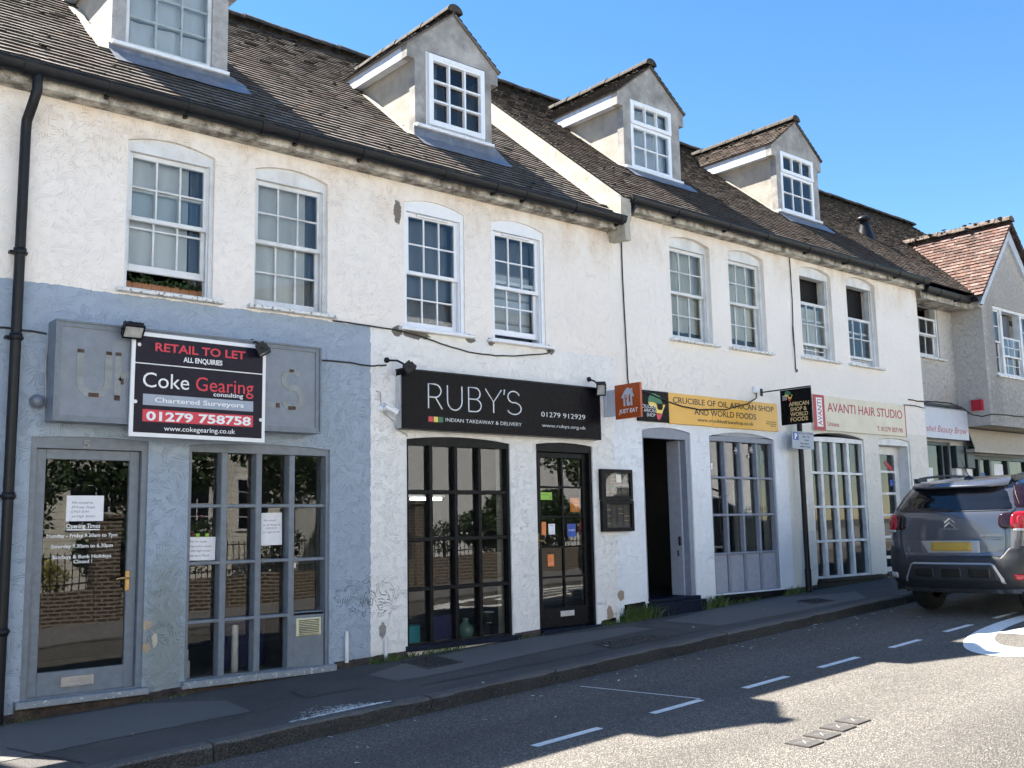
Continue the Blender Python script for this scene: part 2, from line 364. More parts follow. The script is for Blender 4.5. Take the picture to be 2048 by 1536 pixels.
M['cable_grey'] = plain('grey_cable', (0.3,0.32,0.34), 0.6)
M['lead'] = plain('grey_lead', (0.135,0.15,0.185), 0.45, var=0.1, dirt=((0.28,0.29,0.31), 6, 0.7))
M['soffit'] = plain('stained_fascia_paint', (0.62,0.58,0.50), 0.6, var=0.06, dirt=((0.085,0.072,0.06), 5, 1.0, 0.36, 0.62), chips=0.70, chipcol=(0.1,0.09,0.07))
M['fascia_blue'] = plain('peeling_white_fascia', (0.50,0.54,0.60), 0.5, var=0.05, dirt=((0.25,0.25,0.26), 10, 0.5), chips=0.68, chipcol=(0.8,0.78,0.74))
M['dormer_wall'] = plain('weathered_render', (0.33,0.315,0.295), 0.9, var=0.16, scale=4, bump=0.006, dirt=((0.16,0.15,0.145), 2.6, 0.8, 0.45, 0.7))
M['dormer_cheek'] = plain('cream_render', (0.36,0.33,0.285), 0.9, var=0.08, scale=5, bump=0.004, dirt=((0.25,0.22,0.19), 4.0, 0.6))
M['post_wood'] = plain('peeling_grey_timber', (0.36,0.345,0.33), 0.75, var=0.08, dirt=((0.22,0.2,0.18), 9, 0.7), chips=0.66, chipcol=(0.13,0.1,0.08))
M['party'] = plain('white_render_verge', (0.42,0.39,0.33), 0.9, var=0.07, scale=5, bump=0.006, dirt=((0.2,0.17,0.14), 6, 0.6))
T1 = [tile_mat('clay_tile_'+w, c) for w, c in (('brown', (0.215,0.185,0.16)), ('dark', (0.17,0.15,0.132)), ('grey', (0.245,0.215,0.19)), ('red', (0.21,0.16,0.13)))]
T2 = [tile_mat('red_tile_'+w, c, (0.42,0.36,0.28)) for w, c in (('red', (0.13,0.078,0.066)), ('brown', (0.105,0.07,0.062)), ('pale', (0.165,0.118,0.105)), ('dark', (0.08,0.056,0.05)))]
M['tile_edge'] = plain('dark_tile_edge', (0.024,0.020,0.017), 0.95, var=0.3)  # front edges of the tiles, set darker than their tops
M['ridge_tile'] = plain('mossy_ridge_tile', (0.050,0.042,0.034), 0.95, var=0.35, scale=12, bump=0.01)
T1B = [tile_mat('brown_tile_'+w, c) for w, c in (('brown', (0.15,0.118,0.098)), ('dark', (0.12,0.098,0.082)), ('grey', (0.175,0.15,0.13)), ('red', (0.155,0.108,0.084)))]
T1B += [M['tile_edge'], plain('brown_ridge_tile', (0.05,0.042,0.034), 0.95, var=0.35, scale=12, bump=0.01)]
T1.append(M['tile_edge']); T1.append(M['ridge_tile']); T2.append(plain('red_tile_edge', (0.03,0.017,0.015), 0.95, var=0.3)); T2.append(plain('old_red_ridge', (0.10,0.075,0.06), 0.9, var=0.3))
M['moss'] = plain('dry_moss', (0.035,0.032,0.018), 1.0, var=0.4, scale=30, bump=0.02)
M['deck'] = plain('roof_underlay', (0.03,0.028,0.026), 0.9)
M['glass'] = glass('window_glass')
M['glass_old'] = glass('old_window_glass', (0.86,0.9,0.9), 1.6)
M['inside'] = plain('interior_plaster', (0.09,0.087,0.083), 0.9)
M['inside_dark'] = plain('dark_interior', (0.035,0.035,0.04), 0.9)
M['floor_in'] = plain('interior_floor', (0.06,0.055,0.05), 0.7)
M['net'] = fabric('net_curtain', (0.70,0.71,0.71), per=0.25)
M['creamcloth'] = fabric('cream_curtain', (0.72,0.71,0.62), per=0.2)
M['reflection_veil'] = fabric('grey_reflection_veil', (0.20,0.22,0.26), per=0.12)
M['drape'] = fabric('dark_drape', (0.16,0.18,0.21), per=0.05)
M['blind'] = boards_mat('dark_blind', (0.006,0.006,0.008), 0.025)
M['blind_white'] = boards_mat('white_blind', (0.60,0.63,0.68), 0.30)
M['fence'] = boards_mat('brown_fence', (0.42,0.20,0.10), 0.09, 'X')
M['road'] = asphalt('road_asphalt', (0.105,0.098,0.090), (0.33,0.30,0.26), 88, 0.58, bumpd=0.008, spark=0.4, tracks=True)
M['pave'] = asphalt('pavement_asphalt', (0.090,0.085,0.082), (0.13,0.12,0.115), 95, 0.38, 0.2)
M['pave_far'] = plain('pale_paving', (0.17,0.165,0.16), 0.85, var=0.1, scale=5)
M['pave_new'] = asphalt('pavement_patch_asphalt', (0.150,0.146,0.138), (0.17,0.165,0.16), 120, 0.4, 0.08, 0.004)
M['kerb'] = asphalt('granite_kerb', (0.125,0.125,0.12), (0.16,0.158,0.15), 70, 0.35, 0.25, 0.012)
M['kerb_face'] = asphalt('dark_granite_face', (0.050,0.049,0.047), (0.085,0.083,0.08), 60, 0.4, 0.35, 0.02)  # road-facing side of the kerb, set darker than its top
M['line'] = plain('road_paint', (0.78,0.79,0.76), 0.7, var=0.06, scale=20, bump=0.004, dirt=((0.3,0.3,0.3), 26, 0.4))
M['line_y'] = plain('yellow_road_paint', (0.62,0.48,0.12), 0.7, dirt=((0.2,0.18,0.1), 20, 0.5))
M['iron'] = plain('cast_iron', (0.035,0.035,0.037), 0.6, var=0.2, bump=0.01, scale=20)
M['plate_iron'] = plain('sensor_plate', (0.06,0.055,0.052), 0.7, var=0.15)
M['worn'] = plain('worn_paint', (0.22,0.22,0.21), 0.8)
M['grass'] = leafmat('grass_blades', (0.045,0.095,0.018), (0.12,0.17,0.045))
M['leaf'] = leafmat('leaves', (0.015,0.04,0.010), (0.05,0.09,0.025))
M['leaf_y'] = leafmat('variegated_leaves', (0.25,0.22,0.03), (0.45,0.42,0.10))
M['bark'] = plain('bark', (0.07,0.05,0.035), 0.9, bump=0.02)
M['pink'] = plain('pink_petals', (0.65,0.18,0.28), 0.6)
M['whitepetal'] = plain('white_petals', (0.8,0.8,0.74), 0.6)
M['brick_low'] = brick_mat('old_brown_brick', (0.075,0.045,0.030), (0.045,0.032,0.024), (0.27,0.235,0.185))
M['plinth'] = plain('bare_brick_base', (0.055,0.042,0.036), 0.95, var=0.3, scale=9, bump=0.03, dirt=((0.12,0.10,0.08), 6, 0.7))
M['black_sign'] = plain('black_sign_panel', (0.005,0.005,0.007), 0.28, var=0.02, spec=0.07)
M['sign_white'] = plain('sign_white', (0.80,0.81,0.82), 0.4, var=0.01)
M['silver'] = plain('brushed_aluminium', (0.60,0.61,0.64), 0.35, 0.6, var=0.04)
M['red'] = plain('sign_red', (0.62,0.035,0.06), 0.4, var=0.02)
M['navyink'] = plain('board_dark', (0.012,0.010,0.022), 0.4, var=0.1, spec=0.2)
M['greyblue'] = plain('board_grey', (0.32,0.37,0.45), 0.4, var=0.03)
M['yellow'] = plain('sign_amber', (0.78,0.44,0.07), 0.4, var=0.02, scale=3)
M['ink'] = plain('sign_black', (0.012,0.011,0.010), 0.4)
M['orange'] = plain('sign_orange', (0.42,0.075,0.012), 0.4, var=0.03)
M['sticker_orange'] = plain('sticker_orange', (0.75,0.22,0.05), 0.4)
M['green'] = plain('sign_green', (0.02,0.16,0.07), 0.4)
M['lime'] = plain('sticker_green', (0.25,0.5,0.05), 0.4)
M['yel2'] = plain('logo_yellow', (0.80,0.60,0.12), 0.4)
M['bluest'] = plain('sticker_blue', (0.015,0.07,0.36), 0.4)
M['crimson'] = plain('sign_crimson', (0.40,0.012,0.025), 0.4, var=0.02)
M['ivory'] = plain('sign_ivory', (0.70,0.64,0.49), 0.45, var=0.04, scale=3, dirt=((0.50,0.42,0.3), 4, 0.35))
M['palesign'] = plain('sign_pale', (0.52,0.55,0.62), 0.4, var=0.03)
M['gold'] = plain('gold_letters', (0.62,0.47,0.24), 0.4)
M['faded'] = plain('faded_letters', (0.245,0.265,0.265), 0.7, var=0.08, dirt=((0.19,0.20,0.19), 9, 0.6))
M['rust'] = plain('rust', (0.07,0.045,0.035), 0.9, var=0.3)
M['lightgrey'] = plain('sign_box_grey', (0.185,0.215,0.26), 0.4, var=0.05, dirt=((0.13,0.15,0.17), 3, 0.5))
M['paper'] = plain('paper', (0.78,0.79,0.82), 0.7, var=0.02)
M['penink'] = plain('blue_ink', (0.06,0.07,0.16), 0.7)
M['brass'] = plain('brass', (0.62,0.40,0.16), 0.35, 0.8, var=0.15)
M['chrome'] = plain('chrome', (0.75,0.76,0.78), 0.2, 0.9, var=0.03)
M['vent_cream'] = plain('cream_vent', (0.66,0.62,0.40), 0.5, var=0.05)
M['grey_board'] = plain('grey_board', (0.17,0.175,0.18), 0.7)
M['lens'] = plain('lamp_lens', (0.45,0.46,0.46), 0.25, var=0.1)
M['alarm'] = plain('alarm_red', (0.42,0.012,0.03), 0.35)
M['teal'] = plain('teal_card', (0.02,0.26,0.34), 0.5)
M['jar'] = plain('green_jar_glass', (0.10,0.20,0.18), 0.1)
M['darkblue'] = plain('dark_blue_card', (0.012,0.012,0.10), 0.5)
M['dkgreen'] = plain('dark_green_joinery', (0.018,0.032,0.036), 0.4)
M['creamfascia'] = plain('cream_board', (0.37,0.33,0.265), 0.6, var=0.04)
M['weatherboard'] = boards_mat('cream_weatherboard', (0.80,0.77,0.68), 0.17)
M['pale_render'] = plain('pale_render', (0.80,0.80,0.79), 0.8, var=0.05)
M['slate'] = plain('slate_roof', (0.07,0.07,0.08), 0.7, var=0.2)
M['dirt'] = plain('ground_soil', (0.07,0.065,0.05), 0.95, var=0.2, scale=1.5)
M['litterm'] = plain('litter_white', (0.7,0.7,0.66), 0.8)
# ------------------------------------------------------------------ terrain
def P(x): return -0.06 + 0.0385*max(-40.0, min(60.0, x))
def KY(x): return -2.11 + 0.0533*(x-3.12)
def RZ(x, y):
    d = max(0.0, min(1.0, (-5.5-y)/2.5)); return P(x) - 0.12 - 0.35*d*d*(3-2*d)
def grid(xs, ysf, zf, n):
    m = MB(); vs = []
    for x in xs:
        y0, y1 = ysf(x)
        for k in range(n+1):
            y = y0+(y1-y0)*k/n; vs.append((x, y, zf(x, y)))
    fs = []
    for i in range(len(xs)-1):
        for k in range(n): fs.append((i*(n+1)+k, (i+1)*(n+1)+k, (i+1)*(n+1)+k+1, i*(n+1)+k+1))
    m.add(vs, fs, 0, True); return m
XS = [-60+i*1.0 for i in range(141)]
obj('ground', grid([-1500,-300,-80]+XS[::5]+[100,300,1500], lambda x: (-1500, 1500), lambda x, y: P(x)-0.75, 6), M['dirt'], kind='structure')
obj('road', grid(XS, lambda x: (-8.0, KY(x)+0.02), RZ, 22), M['road'], kind='structure')
obj('pavement', grid(XS, lambda x: (KY(x)+0.12, 0.45), lambda x, y: P(x), 4), M['pave'], kind='structure')
obj('opposite_pavement', grid(XS, lambda x: (-16.0, -8.1), lambda x, y: P(x)-0.35, 3), M['pave_far'], kind='structure')
# kerb stones: dressed granite blocks with chipped upper edge and open joints
k = MB(); joints = [-21.0+1.9*i for i in range(13)] + [3.15,5.06,6.52,9.22,11.56,13.4,15.3,17.2,19.1,21.0] + [22.9+1.9*i for i in range(12)]
for a, b in zip(joints[:-1], joints[1:]):
    n = max(2, int((b-a)/0.16)); a += 0.011; b -= 0.011; rows = []
    for i in range(n+1):
        x = a+(b-a)*i/n; y = KY(x)+U(-.006,.006); z = P(x)+0.004+U(-.002,.002); c = U(.010,.028)
        rows.append([(x, y-0.012, z-0.24), (x, y+U(-.006,.006), z-0.07), (x, y+U(0,.006), z-c), (x, y+c, z), (x, y+0.135, z-0.002), (x, y+0.135, z-0.24)])
    w = 6; vs = [p for r in rows for p in r]
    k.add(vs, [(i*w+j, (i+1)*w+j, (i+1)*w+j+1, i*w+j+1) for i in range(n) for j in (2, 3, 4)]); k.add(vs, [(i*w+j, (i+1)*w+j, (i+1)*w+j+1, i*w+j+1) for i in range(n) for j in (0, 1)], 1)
    k.add(rows[0], [(5,4,3,2,1,0)]); k.add(rows[-1], [(0,1,2,3,4,5)])
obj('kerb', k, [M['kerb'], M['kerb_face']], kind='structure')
k2 = MB(); vs = []
for x in XS: vs += [(x, -8.0, P(x)-0.60), (x, -8.0, P(x)-0.35), (x, -8.13, P(x)-0.345)]
k2.add(vs, [(i*3+j, i*3+j+1, (i+1)*3+j+1, (i+1)*3+j) for i in range(len(XS)-1) for j in range(2)])
obj('opposite_kerb', k2, M['kerb'], kind='structure')

def flat_poly(pts, zf, lift):
    m = MB(); t = tessellate_polygon([[Vector((a, b, 0)) for a, b in pts]])
    vs = [(a, b, zf(a, b)+lift) for a, b in pts]
    def up(f):
        a, b, c = [Vector((*pts[i], 0)) for i in f]; return f if (b-a).cross(c-a).z > 0 else f[::-1]
    m.add(vs, [up(tuple(f)) for f in t]); return m
def PZ(x, y): return P(x)
for nm, pts in (('pavement_patch', [(-3,-0.02),(2.4,-0.06),(3.4,-0.14),(3.92,-0.62),(3.84,-1.27),(2.6,-1.33),(2.06,-1.40),(-3,-1.5)]),
                ('pavement_patch', [(5.35,-0.60),(5.32,-1.12),(5.77,-1.15),(7.4,-0.95),(9.1,-0.8),(9.1,-0.44),(8.1,-0.16),(7.8,-0.06),(7.0,-0.12),(6.0,-0.3)]),
                ('pavement_patch', [(9.69,-0.45),(10.9,-0.2),(12.6,-0.15),(12.9,-0.5),(13.6,-0.7),(12.9,-1.28),(11.2,-1.33),(9.69,-1.34)])):
    obj(nm, flat_poly(pts, PZ, 0.004), M['pave_new'], kind='structure')
# thin dark reinstatement seams in the footway
s = MB()
for pth in ([(2.12,-1.0),(2.35,-1.9)], [(4.41,-1.14),(4.47,-0.73),(4.66,-0.72)], [(4.41,-1.14),(4.62,-1.12),(4.9,-1.13)], [(9.21,-0.44),(9.66,-0.42),(9.64,-1.35),(9.09,-1.42),(9.21,-0.44)], [(5.3,-1.5),(7.4,-1.5),(9.0,-1.42)], [(11.6,-1.1),(12.1,-0.75),(12.7,-0.5)]):
    for a, b in zip(pth[:-1], pth[1:]):
        a, b = Vector((*a, 0)), Vector((*b, 0)); nn = Vector((-(b-a).y, (b-a).x, 0)).normalized()*0.012
        q = [a-nn, b-nn, b+nn, a+nn]; s.add([(v.x, v.y, P(v.x)+0.008) for v in q], [(0,1,2,3)])
obj('pavement_seams', s, M['plate_iron'], kind='structure')
# road paint
def skew(x0, y0, ln, w):
    d = Vector((1, 0.040, 0)).normalized(); nn = Vector((-d.y, d.x, 0))*w/2; a = Vector((x0, y0, 0)); b = a+d*ln
    return [(v.x, v.y) for v in (a-nn, b-nn, b+nn, a+nn)]
for x0, y0, ln in ((4.81,-3.54,0.67),(6.07,-3.49,0.62),(7.28,-3.45,0.66),(8.47,-3.41,0.7),(9.84,-3.35,0.64),(11.14,-3.27,0.67),(12.45,-3.22,0.66),(13.71,-3.16,0.66)):
    obj('road_marking', flat_poly(skew(x0, y0, ln, 0.075), RZ, 0.004), M['line'], kind='structure')
obj('road_marking', flat_poly([(6.54,-2.21),(6.56,-2.20),(6.73,-3.42),(6.71,-3.44)], RZ, 0.004), M['line'], kind='structure')
ring = MB(); ns = 72
def el(a, b, t): return (12.72+a*math.cos(t), -4.35+0.02*a*math.cos(t)+b*math.sin(t))
vs = []
for i in range(ns):
    t = 2*PI*i/ns; p, q = el(2.86, .97, t), el(2.30, .76, t); vs += [(*p, RZ(*p)+.005), (*q, RZ(*q)+.005)]
ring.add(vs, [(2*i, 2*((i+1) % ns), 2*((i+1) % ns)+1, 2*i+1) for i in range(ns)])
rr = obj('road_marking', ring, M['line'], kind='structure')
for s_, x0, x1 in (('20', 3.74, 4.86),):
    t = lettering(s_, M['line'], rr, (11.30, 0, P(11.30)-0.1145), (0,-1,0), (1,0,0.0385), x0, x1, 0.0, 2.75, name='numerals', ext=0.002)
for y in (-7.55, -7.75):
    obj('road_marking', flat_poly([(-20,y-.04),(40,y-.04),(40,y+.04),(-20,y+.04)], lambda a, b: RZ(a, b), 0.004) if False else grid(XS[30:110], lambda x: (y-.04, y+.04), lambda a, b: RZ(a, b)+.005, 1), M['line_y'], kind='structure')
# white paint spill along the kerb: many flecks
sp = MB()
for i in range(950):
    t = min(1, max(0, random.gauss(.55,.23))); x = 3.84+0.93*t; wdt = 0.20*math.sin(PI*min(1, t*1.05+.02))+.01; y = KY(x)+0.145+abs(random.gauss(0, .6))*wdt*(1.2-t*.3)
    r = U(.002,.011)*(1.7 if y < KY(x)+.175 else .7); n = random.randint(4,6); a0 = U(0,6)
    sp.add([(x+r*1.5*math.cos(a0+2*PI*k/n)*U(.7,1.2), y+r*math.sin(a0+2*PI*k/n)*U(.7,1.2), P(x)+.006) for k in range(n)], [tuple(range(n))])
obj('paint_spill', sp, M['line'], kind='structure')
# litter flecks (nobody counts them)
lt = MB()
for i in range(90):
    x = U(2.2,13); y = KY(x)-abs(random.gauss(0,.35))-.04 if random.random() < .7 else U(-3.5,-.1); z = (RZ(x,y) if y < KY(x) else P(x))+.009
    a = U(0,6); l, w = U(.006,.028), U(.003,.008); c, s_ = math.cos(a), math.sin(a)
    lt.add([(x+c*l*p-s_*w*q, y+s_*l*p+c*w*q, z+U(0,.008)) for p, q in ((-1,-1),(1,-1),(1,1),(-1,1))], [(0,1,2,3)])
obj('litter', lt, M['litterm'], label='small white scraps of litter scattered along the gutter and pavement', cat='litter', kind='stuff')

# iron covers in the footway and sensor plates in the road
def cover(pts, label, grp='iron covers set in the pavement'):
    c = Vector((sum(p[0] for p in pts)/4, sum(p[1] for p in pts)/4, 0)); root = thing('manhole_cover', (c.x, c.y, P(c.x)), label, 'manhole cover', grp)
    m = MB(); b = [(x, y, P(x)-.02) for x, y in pts]; t = [(x, y, P(x)+.009) for x, y in pts]
    m.add(b+t, [(4,5,6,7),(0,1,5,4),(1,2,6,5),(2,3,7,6),(3,0,4,7)]); m.build('frame', M['iron'], root)
    g = MB(); A, B, C, D = [Vector(p) for p in t]
    for i in range(9):
        for j in range(7):
            u, v = (i+.5)/9*.9+.05, (j+.5)/7*.9+.05; p = (A*(1-u)+B*u)*(1-v)+(D*(1-u)+C*u)*v
            eu = (B-A)*.036*(1 if (i+j) % 2 else .4); ev = (D-A)*.045*(.4 if (i+j) % 2 else 1); g.obox(p+Vector((0,0,.003)), eu, ev, (0,0,.003))
    g.build('tread_plate', M['iron'], root)
cover([(5.86,-.85),(6.32,-.80),(6.42,-.12),(5.98,-.25)], 'dark iron manhole cover in the pavement below the black shop window', None)
cover([(7.75,-1.45),(8.68,-1.36),(8.73,-1.08),(7.84,-1.10)], 'long dark iron cover in the pavement below the black shop door', None)
cover([(11.94,-1.08),(12.42,-1.10),(12.56,-.73),(12.19,-.64)], 'dark iron cover in the pavement below the pale grey shop window', None)
pl = []
for i, (x, y) in enumerate(((5.97, -4.91), (6.22, -4.88), (6.48, -4.84), (6.72, -4.81))):
    r = thing('sensor_plate', (x, y, RZ(x, y)), ['dark square road plate nearest the kerb end of the row of four', 'second dark square road plate of the row of four', 'third dark square road plate of the row of four', 'dark square road plate at the far end of the row of four'][i], 'road plate', 'row of square plates in the road')
    m = MB(); h = .092
    m.add([(x+a*h, y+b*h+.03*a*h, RZ(x, y)+P(1)*0+.0385*a*h+z) for z in (-.01, .010) for a, b in ((-1,-1),(1,-1),(1,1),(-1,1))], [(4,5,6,7),(0,1,5,4),(1,2,6,5),(2,3,7,6),(3,0,4,7)]); m.build('plate', M['plate_iron'], r)
    m = MB()
    for sg in (1,-1): m.obox((x, y, RZ(x, y)+.011), Vector((.032,.032*sg,.0016)), Vector((-.003*sg,.003,0)), (0,0,.001))
    m.build('cross_mark', M['worn'], r)

# ------------------------------------------------------------------ building shells
def arch(x0, x1, z0, zs, rise, n=12):
    """opening outline: square foot, springing at zs, segmental head"""
    pts = [(x0, z0), (x1, z0), (x1, zs)]
    if rise > 0:
        for i in range(1, n):
            t = i/n; x = x1+(x0-x1)*t; pts.append((x, zs+rise*(1-(2*t-1)**2)))
    return pts+[(x0, zs)]
TANP = math.tan(R(39.5)); COSP = math.cos(R(39.5)); SINP = math.sin(R(39.5))
def tiles(m, o, eu, ev, W, L, gauge=0.105, tw=0.165, nm=4, lift=0.021, wild=1.0, skip=None):
    """plain tiles in staggered courses on the plane at o; eu along the eave, ev up the slope (unit)"""
    o, eu, ev = Vector(o), Vector(eu), Vector(ev); n = eu.cross(ev).normalized(); nc = int(L/gauge)
    for j in range(nc+1):
        v = j*gauge; x = -tw*(0.5 if j % 2 else 0.0)
        while x < W:
            a, b = max(0, x+.002), min(W, x+tw-.002); x += tw
            if b-a < .02: continue
            if skip and skip((a+b)/2, v): continue
            dv, dl, rl = U(-.003,.003)*wild, U(-.002,.003)*wild, U(-.0025,.0025)*wild
            if random.random() < .012*wild: dv -= U(.01,.03); dl += U(.004,.012)
            p = o+ev*(v+dv); q = o+ev*min(L, v+gauge+.012); h0, h1 = lift+dl, .002
            A, B = p+eu*a+n*(h0+rl), p+eu*b+n*(h0-rl); C, D = q+eu*b+n*h1, q+eu*a+n*h1
            E_, F_ = p+eu*a-n*.002, p+eu*b-n*.002
            m.add([A,B,C,D], [(0,1,2,3)], random.choice((0,0,0,1,1,2,2,3))); m.add([A,B,C,D,E_,F_], [(4,5,1,0),(4,0,3),(5,2,1)], 4)
def ridge_caps(m, a, b, r, mats=4, ln=0.30):
    a, b = Vector(a), Vector(b); L = (b-a).length; d = (b-a)/L; sd = d.cross(Vector((0,0,1))).normalized(); k = int(L/ln)
    for i in range(k):
        p, q = a+d*(i*ln+.004), a+d*((i+1)*ln+.012); j = Vector((0,0,U(-.008,.008))); vs = []
        for c, rr in ((p+j, r*1.06), (q+j, r)):
            vs += [c+sd*rr*math.cos(PI*t/8)+Vector((0,0,1))*rr*math.sin(PI*t/8)*.85 for t in range(9)]
        m.add(vs, [(t, t+1, 10+t, 9+t) for t in range(8)], 5, True)
        m.add(vs[:9], [tuple(range(9))[::-1]], 5); m.add(vs[9:], [tuple(range(9))], 5)
def lump(m, c, r, sq=.6, mi=0):
    vs = []; fs = []; n = 6; c = Vector(c)
    for i in range(4):
        ph = PI/2*i/3.2
        vs += [c+Vector((math.cos(2*PI*k/n)*math.cos(ph)*r*U(.7,1.25), math.sin(2*PI*k/n)*math.cos(ph)*r*U(.7,1.25), math.sin(ph)*r*sq*U(.8,1.2))) for k in range(n)]
    for i in range(3): fs += [(i*n+k, i*n+(k+1) % n, (i+1)*n+(k+1) % n, (i+1)*n+k) for k in range(n)]
    fs.append(tuple(range(3*n, 4*n))); m.add(vs, fs, mi)
def gutter(b, x0, x1, y, z, joints=()):
    """half-round gutter with unions and brackets; z = rim"""
    m = MB(); r = 0.080; prof = [(y+r*math.cos(PI+PI*t/10), z+r*1.25*math.sin(PI+PI*t/10)) for t in range(11)]
    m.add([(x, py, pz) for x in (x0, x1) for py, pz in prof], [(t, 11+t, 12+t, t+1) for t in range(10)], 0, True)
    pr2 = [(y+(r-.005)*math.cos(PI+PI*t/10), z+(r-.005)*1.25*math.sin(PI+PI*t/10)) for t in range(11)]
    m.add([(x, py, pz) for x in (x0, x1) for py, pz in pr2], [(t, t+1, 12+t, 11+t) for t in range(10)], 0, True)
    m.add([(x0, a, c) for a, c in prof], [tuple(range(11))]); m.add([(x1, a, c) for a, c in prof], [tuple(range(11))[::-1]])
    m.box(x0, x1, y-r-.006, y-r+.004, z-.012, z+.004)
    g = m.build('gutter', M['black_plastic'], b)
    for i, x in enumerate(joints):
        q = MB(); w = .055 if i % 3 == 0 else .014; pr = [(y+(r+.007)*math.cos(PI+PI*t/10), z+(r+.007)*1.25*math.sin(PI+PI*t/10)) for t in range(11)]
        q.add([(xx, a, c) for xx in (x-w, x+w) for a, c in pr], [(t, 11+t, 12+t, t+1) for t in range(10)], 0, True)
        q.add([(x-w, a, c) for a, c in pr], [tuple(range(11))]); q.add([(x+w, a, c) for a, c in pr], [tuple(range(11))[::-1]])
        if i % 3: q.box(x-.014, x+.014, y+.02, y+.14, z-.115, z-.075)
        q.build('bracket', M['black_plastic'], g)
    return g
def sash_frame(m, x0, x1, z0, z1, y, th, st, top, bot, cols, rows, bar=.018):
    m.bbox(x0, x0+st, y, y+th, z0, z1, .004); m.bbox(x1-st, x1, y, y+th, z0, z1, .004)
    m.bbox(x0+st, x1-st, y+.001, y+th-.001, z1-top, z1, .004); m.bbox(x0+st, x1-st, y+.001, y+th-.001, z0, z0+bot, .004)
    gx0, gx1, gz0, gz1 = x0+st, x1-st, z0+bot, z1-top
    for i in range(1, cols):
        x = gx0+(gx1-gx0)*i/cols; m.bbox(x-bar/2, x+bar/2, y+.004, y+th-.004, gz0, gz1, .004)
    for j in range(1, rows):
        z = gz0+(gz1-gz0)*j/rows; m.bbox(gx0, gx1, y+.006, y+th-.006, z-bar/2, z+bar/2, .004)
def pane(x0, x1, z0, z1, y, mat, parent):
    m = MB(); m.add([(x0,y,z0),(x1,y,z0),(x1,y,z1),(x0,y,z1)], [(0,1,2,3)]); return m.build('pane', mat, parent)
def hang(nm, x0, x1, z0, z1, y, mat, parent, waves=7, amp=.02, label=None):
    m = MB(); n = waves*6; ph = U(0,6)
    vs = []
    for i in range(n+1):
        t = i/n; x = x0+(x1-x0)*t; yy = y+amp*math.sin(t*waves*2*PI+ph)+amp*.5*math.sin(t*waves*4.7+ph*2); vs += [(x, yy, z0+U(-.006,.006)), (x, yy*1.0, z1)]
    m.add(vs, [(2*i, 2*i+2, 2*i+3, 2*i+1) for i in range(n)], 0, True)
    return tag(m.build(nm, mat, parent), label)
HOLES = {'a': [], 'b': [], 'c': []}
def sash_window(b, x0, x1, z0, zs, rise=.07, meet=4.33, lo=None, uptop=None, mat='white_old', y=.02, st=.042, vent=False, cols=3, rows=2, sillm='sill_peel', gl='glass_old', lowrows=2, jamb=.032):
    """box-sash window: frame with arched head board, two sashes, sill. meet = underside of the upper sash, lo = (foot, head) of the lower sash"""
    head = zs-.085; m = MB(); out = arch(x0, x1, z0, zs, rise)
    m.prism([out, [(x0+jamb, z0+.035), (x0+jamb, head), (x1-jamb, head), (x1-jamb, z0+.035)]], (0,0,0), EX, EZ, y, y+.13)
    m.box(x0+jamb, x0+jamb+.014, y+.028, y+.036, z0+.035, head); m.box(x1-jamb-.014, x1-jamb, y+.028, y+.036, z0+.035, head)
    w = m.build('window', M[mat], b)
    s = MB(); s.bbox(x0-.075, x1+.085, -.075, y+.05, z0-.030, z0+.004, .008); s.build('sill', M[sillm], w)
    a, c = x0+jamb+.002, x1-jamb-.002
    ut = uptop if uptop else head-.002
    m = MB(); sash_frame(m, a, c, meet, ut, y+.038, .036, st, .045, .042, cols, rows); m.build('sash', M[mat], w)
    pane(a+st-.003, c-st+.003, meet+.04, ut-.04, y+.056, M[gl], w)
    lz0, lz1 = lo if lo else (z0+.036, meet+.045)
    m = MB(); sash_frame(m, a, c, lz0, lz1, y+.080, .036, st, .04, .066, cols, lowrows); m.build('sash', M[mat], w)
    pane(a+st-.003, c-st+.003, lz0+.06, lz1-.035, y+.098, M[gl], w)
    if vent:
        q = MB(); q.bbox(x0+.2, x1-.2, y+.010, y+.04, head-.033, head-.012, .004); q.build('trickle_vent', M[mat], w)
    return w
def upright_wall(b, loops, y0, y1, mat, name='wall'):
    m = MB(); m.prism(loops, (0,0,0), EX, EZ, y0, y1); return m.build(name, mat, b)
def foot(x0, x1, up, n=60):   # irregular lower edge of the render, a little above the pavement
    return [(x0+(x1-x0)*i/n, P(x0+(x1-x0)*i/n)+up+U(-.012,.016)) for i in range(n+1)]
# ------------------------------------------------------------------ building A : blue-grey shop and black shop
bA = thing('terraced_building', (5.2, 0.0, P(5.2)), 'cream rendered terrace with blue-grey and black shopfronts and two dormers', 'building', 'buildings of the terrace')
bB = thing('terraced_building', (13.4, 0.0, P(13.4)), 'taller white rendered terrace with an open shop doorway and two narrow dormers', 'building', 'buildings of the terrace')
bC = thing('terraced_building', (20.0, 0.3, P(20.0)), 'grey weathered end building with a jettied gable bay and red tiled roof', 'building', 'buildings of the terrace')
hA = [arch(3.178,4.01,3.66,5.055,.07), arch(4.43,5.245,3.665,5.055,.07), arch(6.195,7.03,3.645,5.055,.07), arch(7.434,8.266,3.64,5.055,.07),
      arch(2.463,3.445,.175,2.31,.018), arch(3.82,5.285,.17,2.295,.03), arch(6.215,7.655,.27,2.445,.045), arch(8.06,8.995,.25,2.46,.03)]
XA0, XA1, XB1 = 1.38, 9.48, 17.36
def footA(x0, x1, up):
    return [(x, z if not any(a-.04 < x < c+.04 for a, c in ((2.463,3.445),(3.82,5.285),(6.215,7.655),(8.06,8.995))) else P(x)-.05) for x, z in foot(x0, x1, up, 120)]
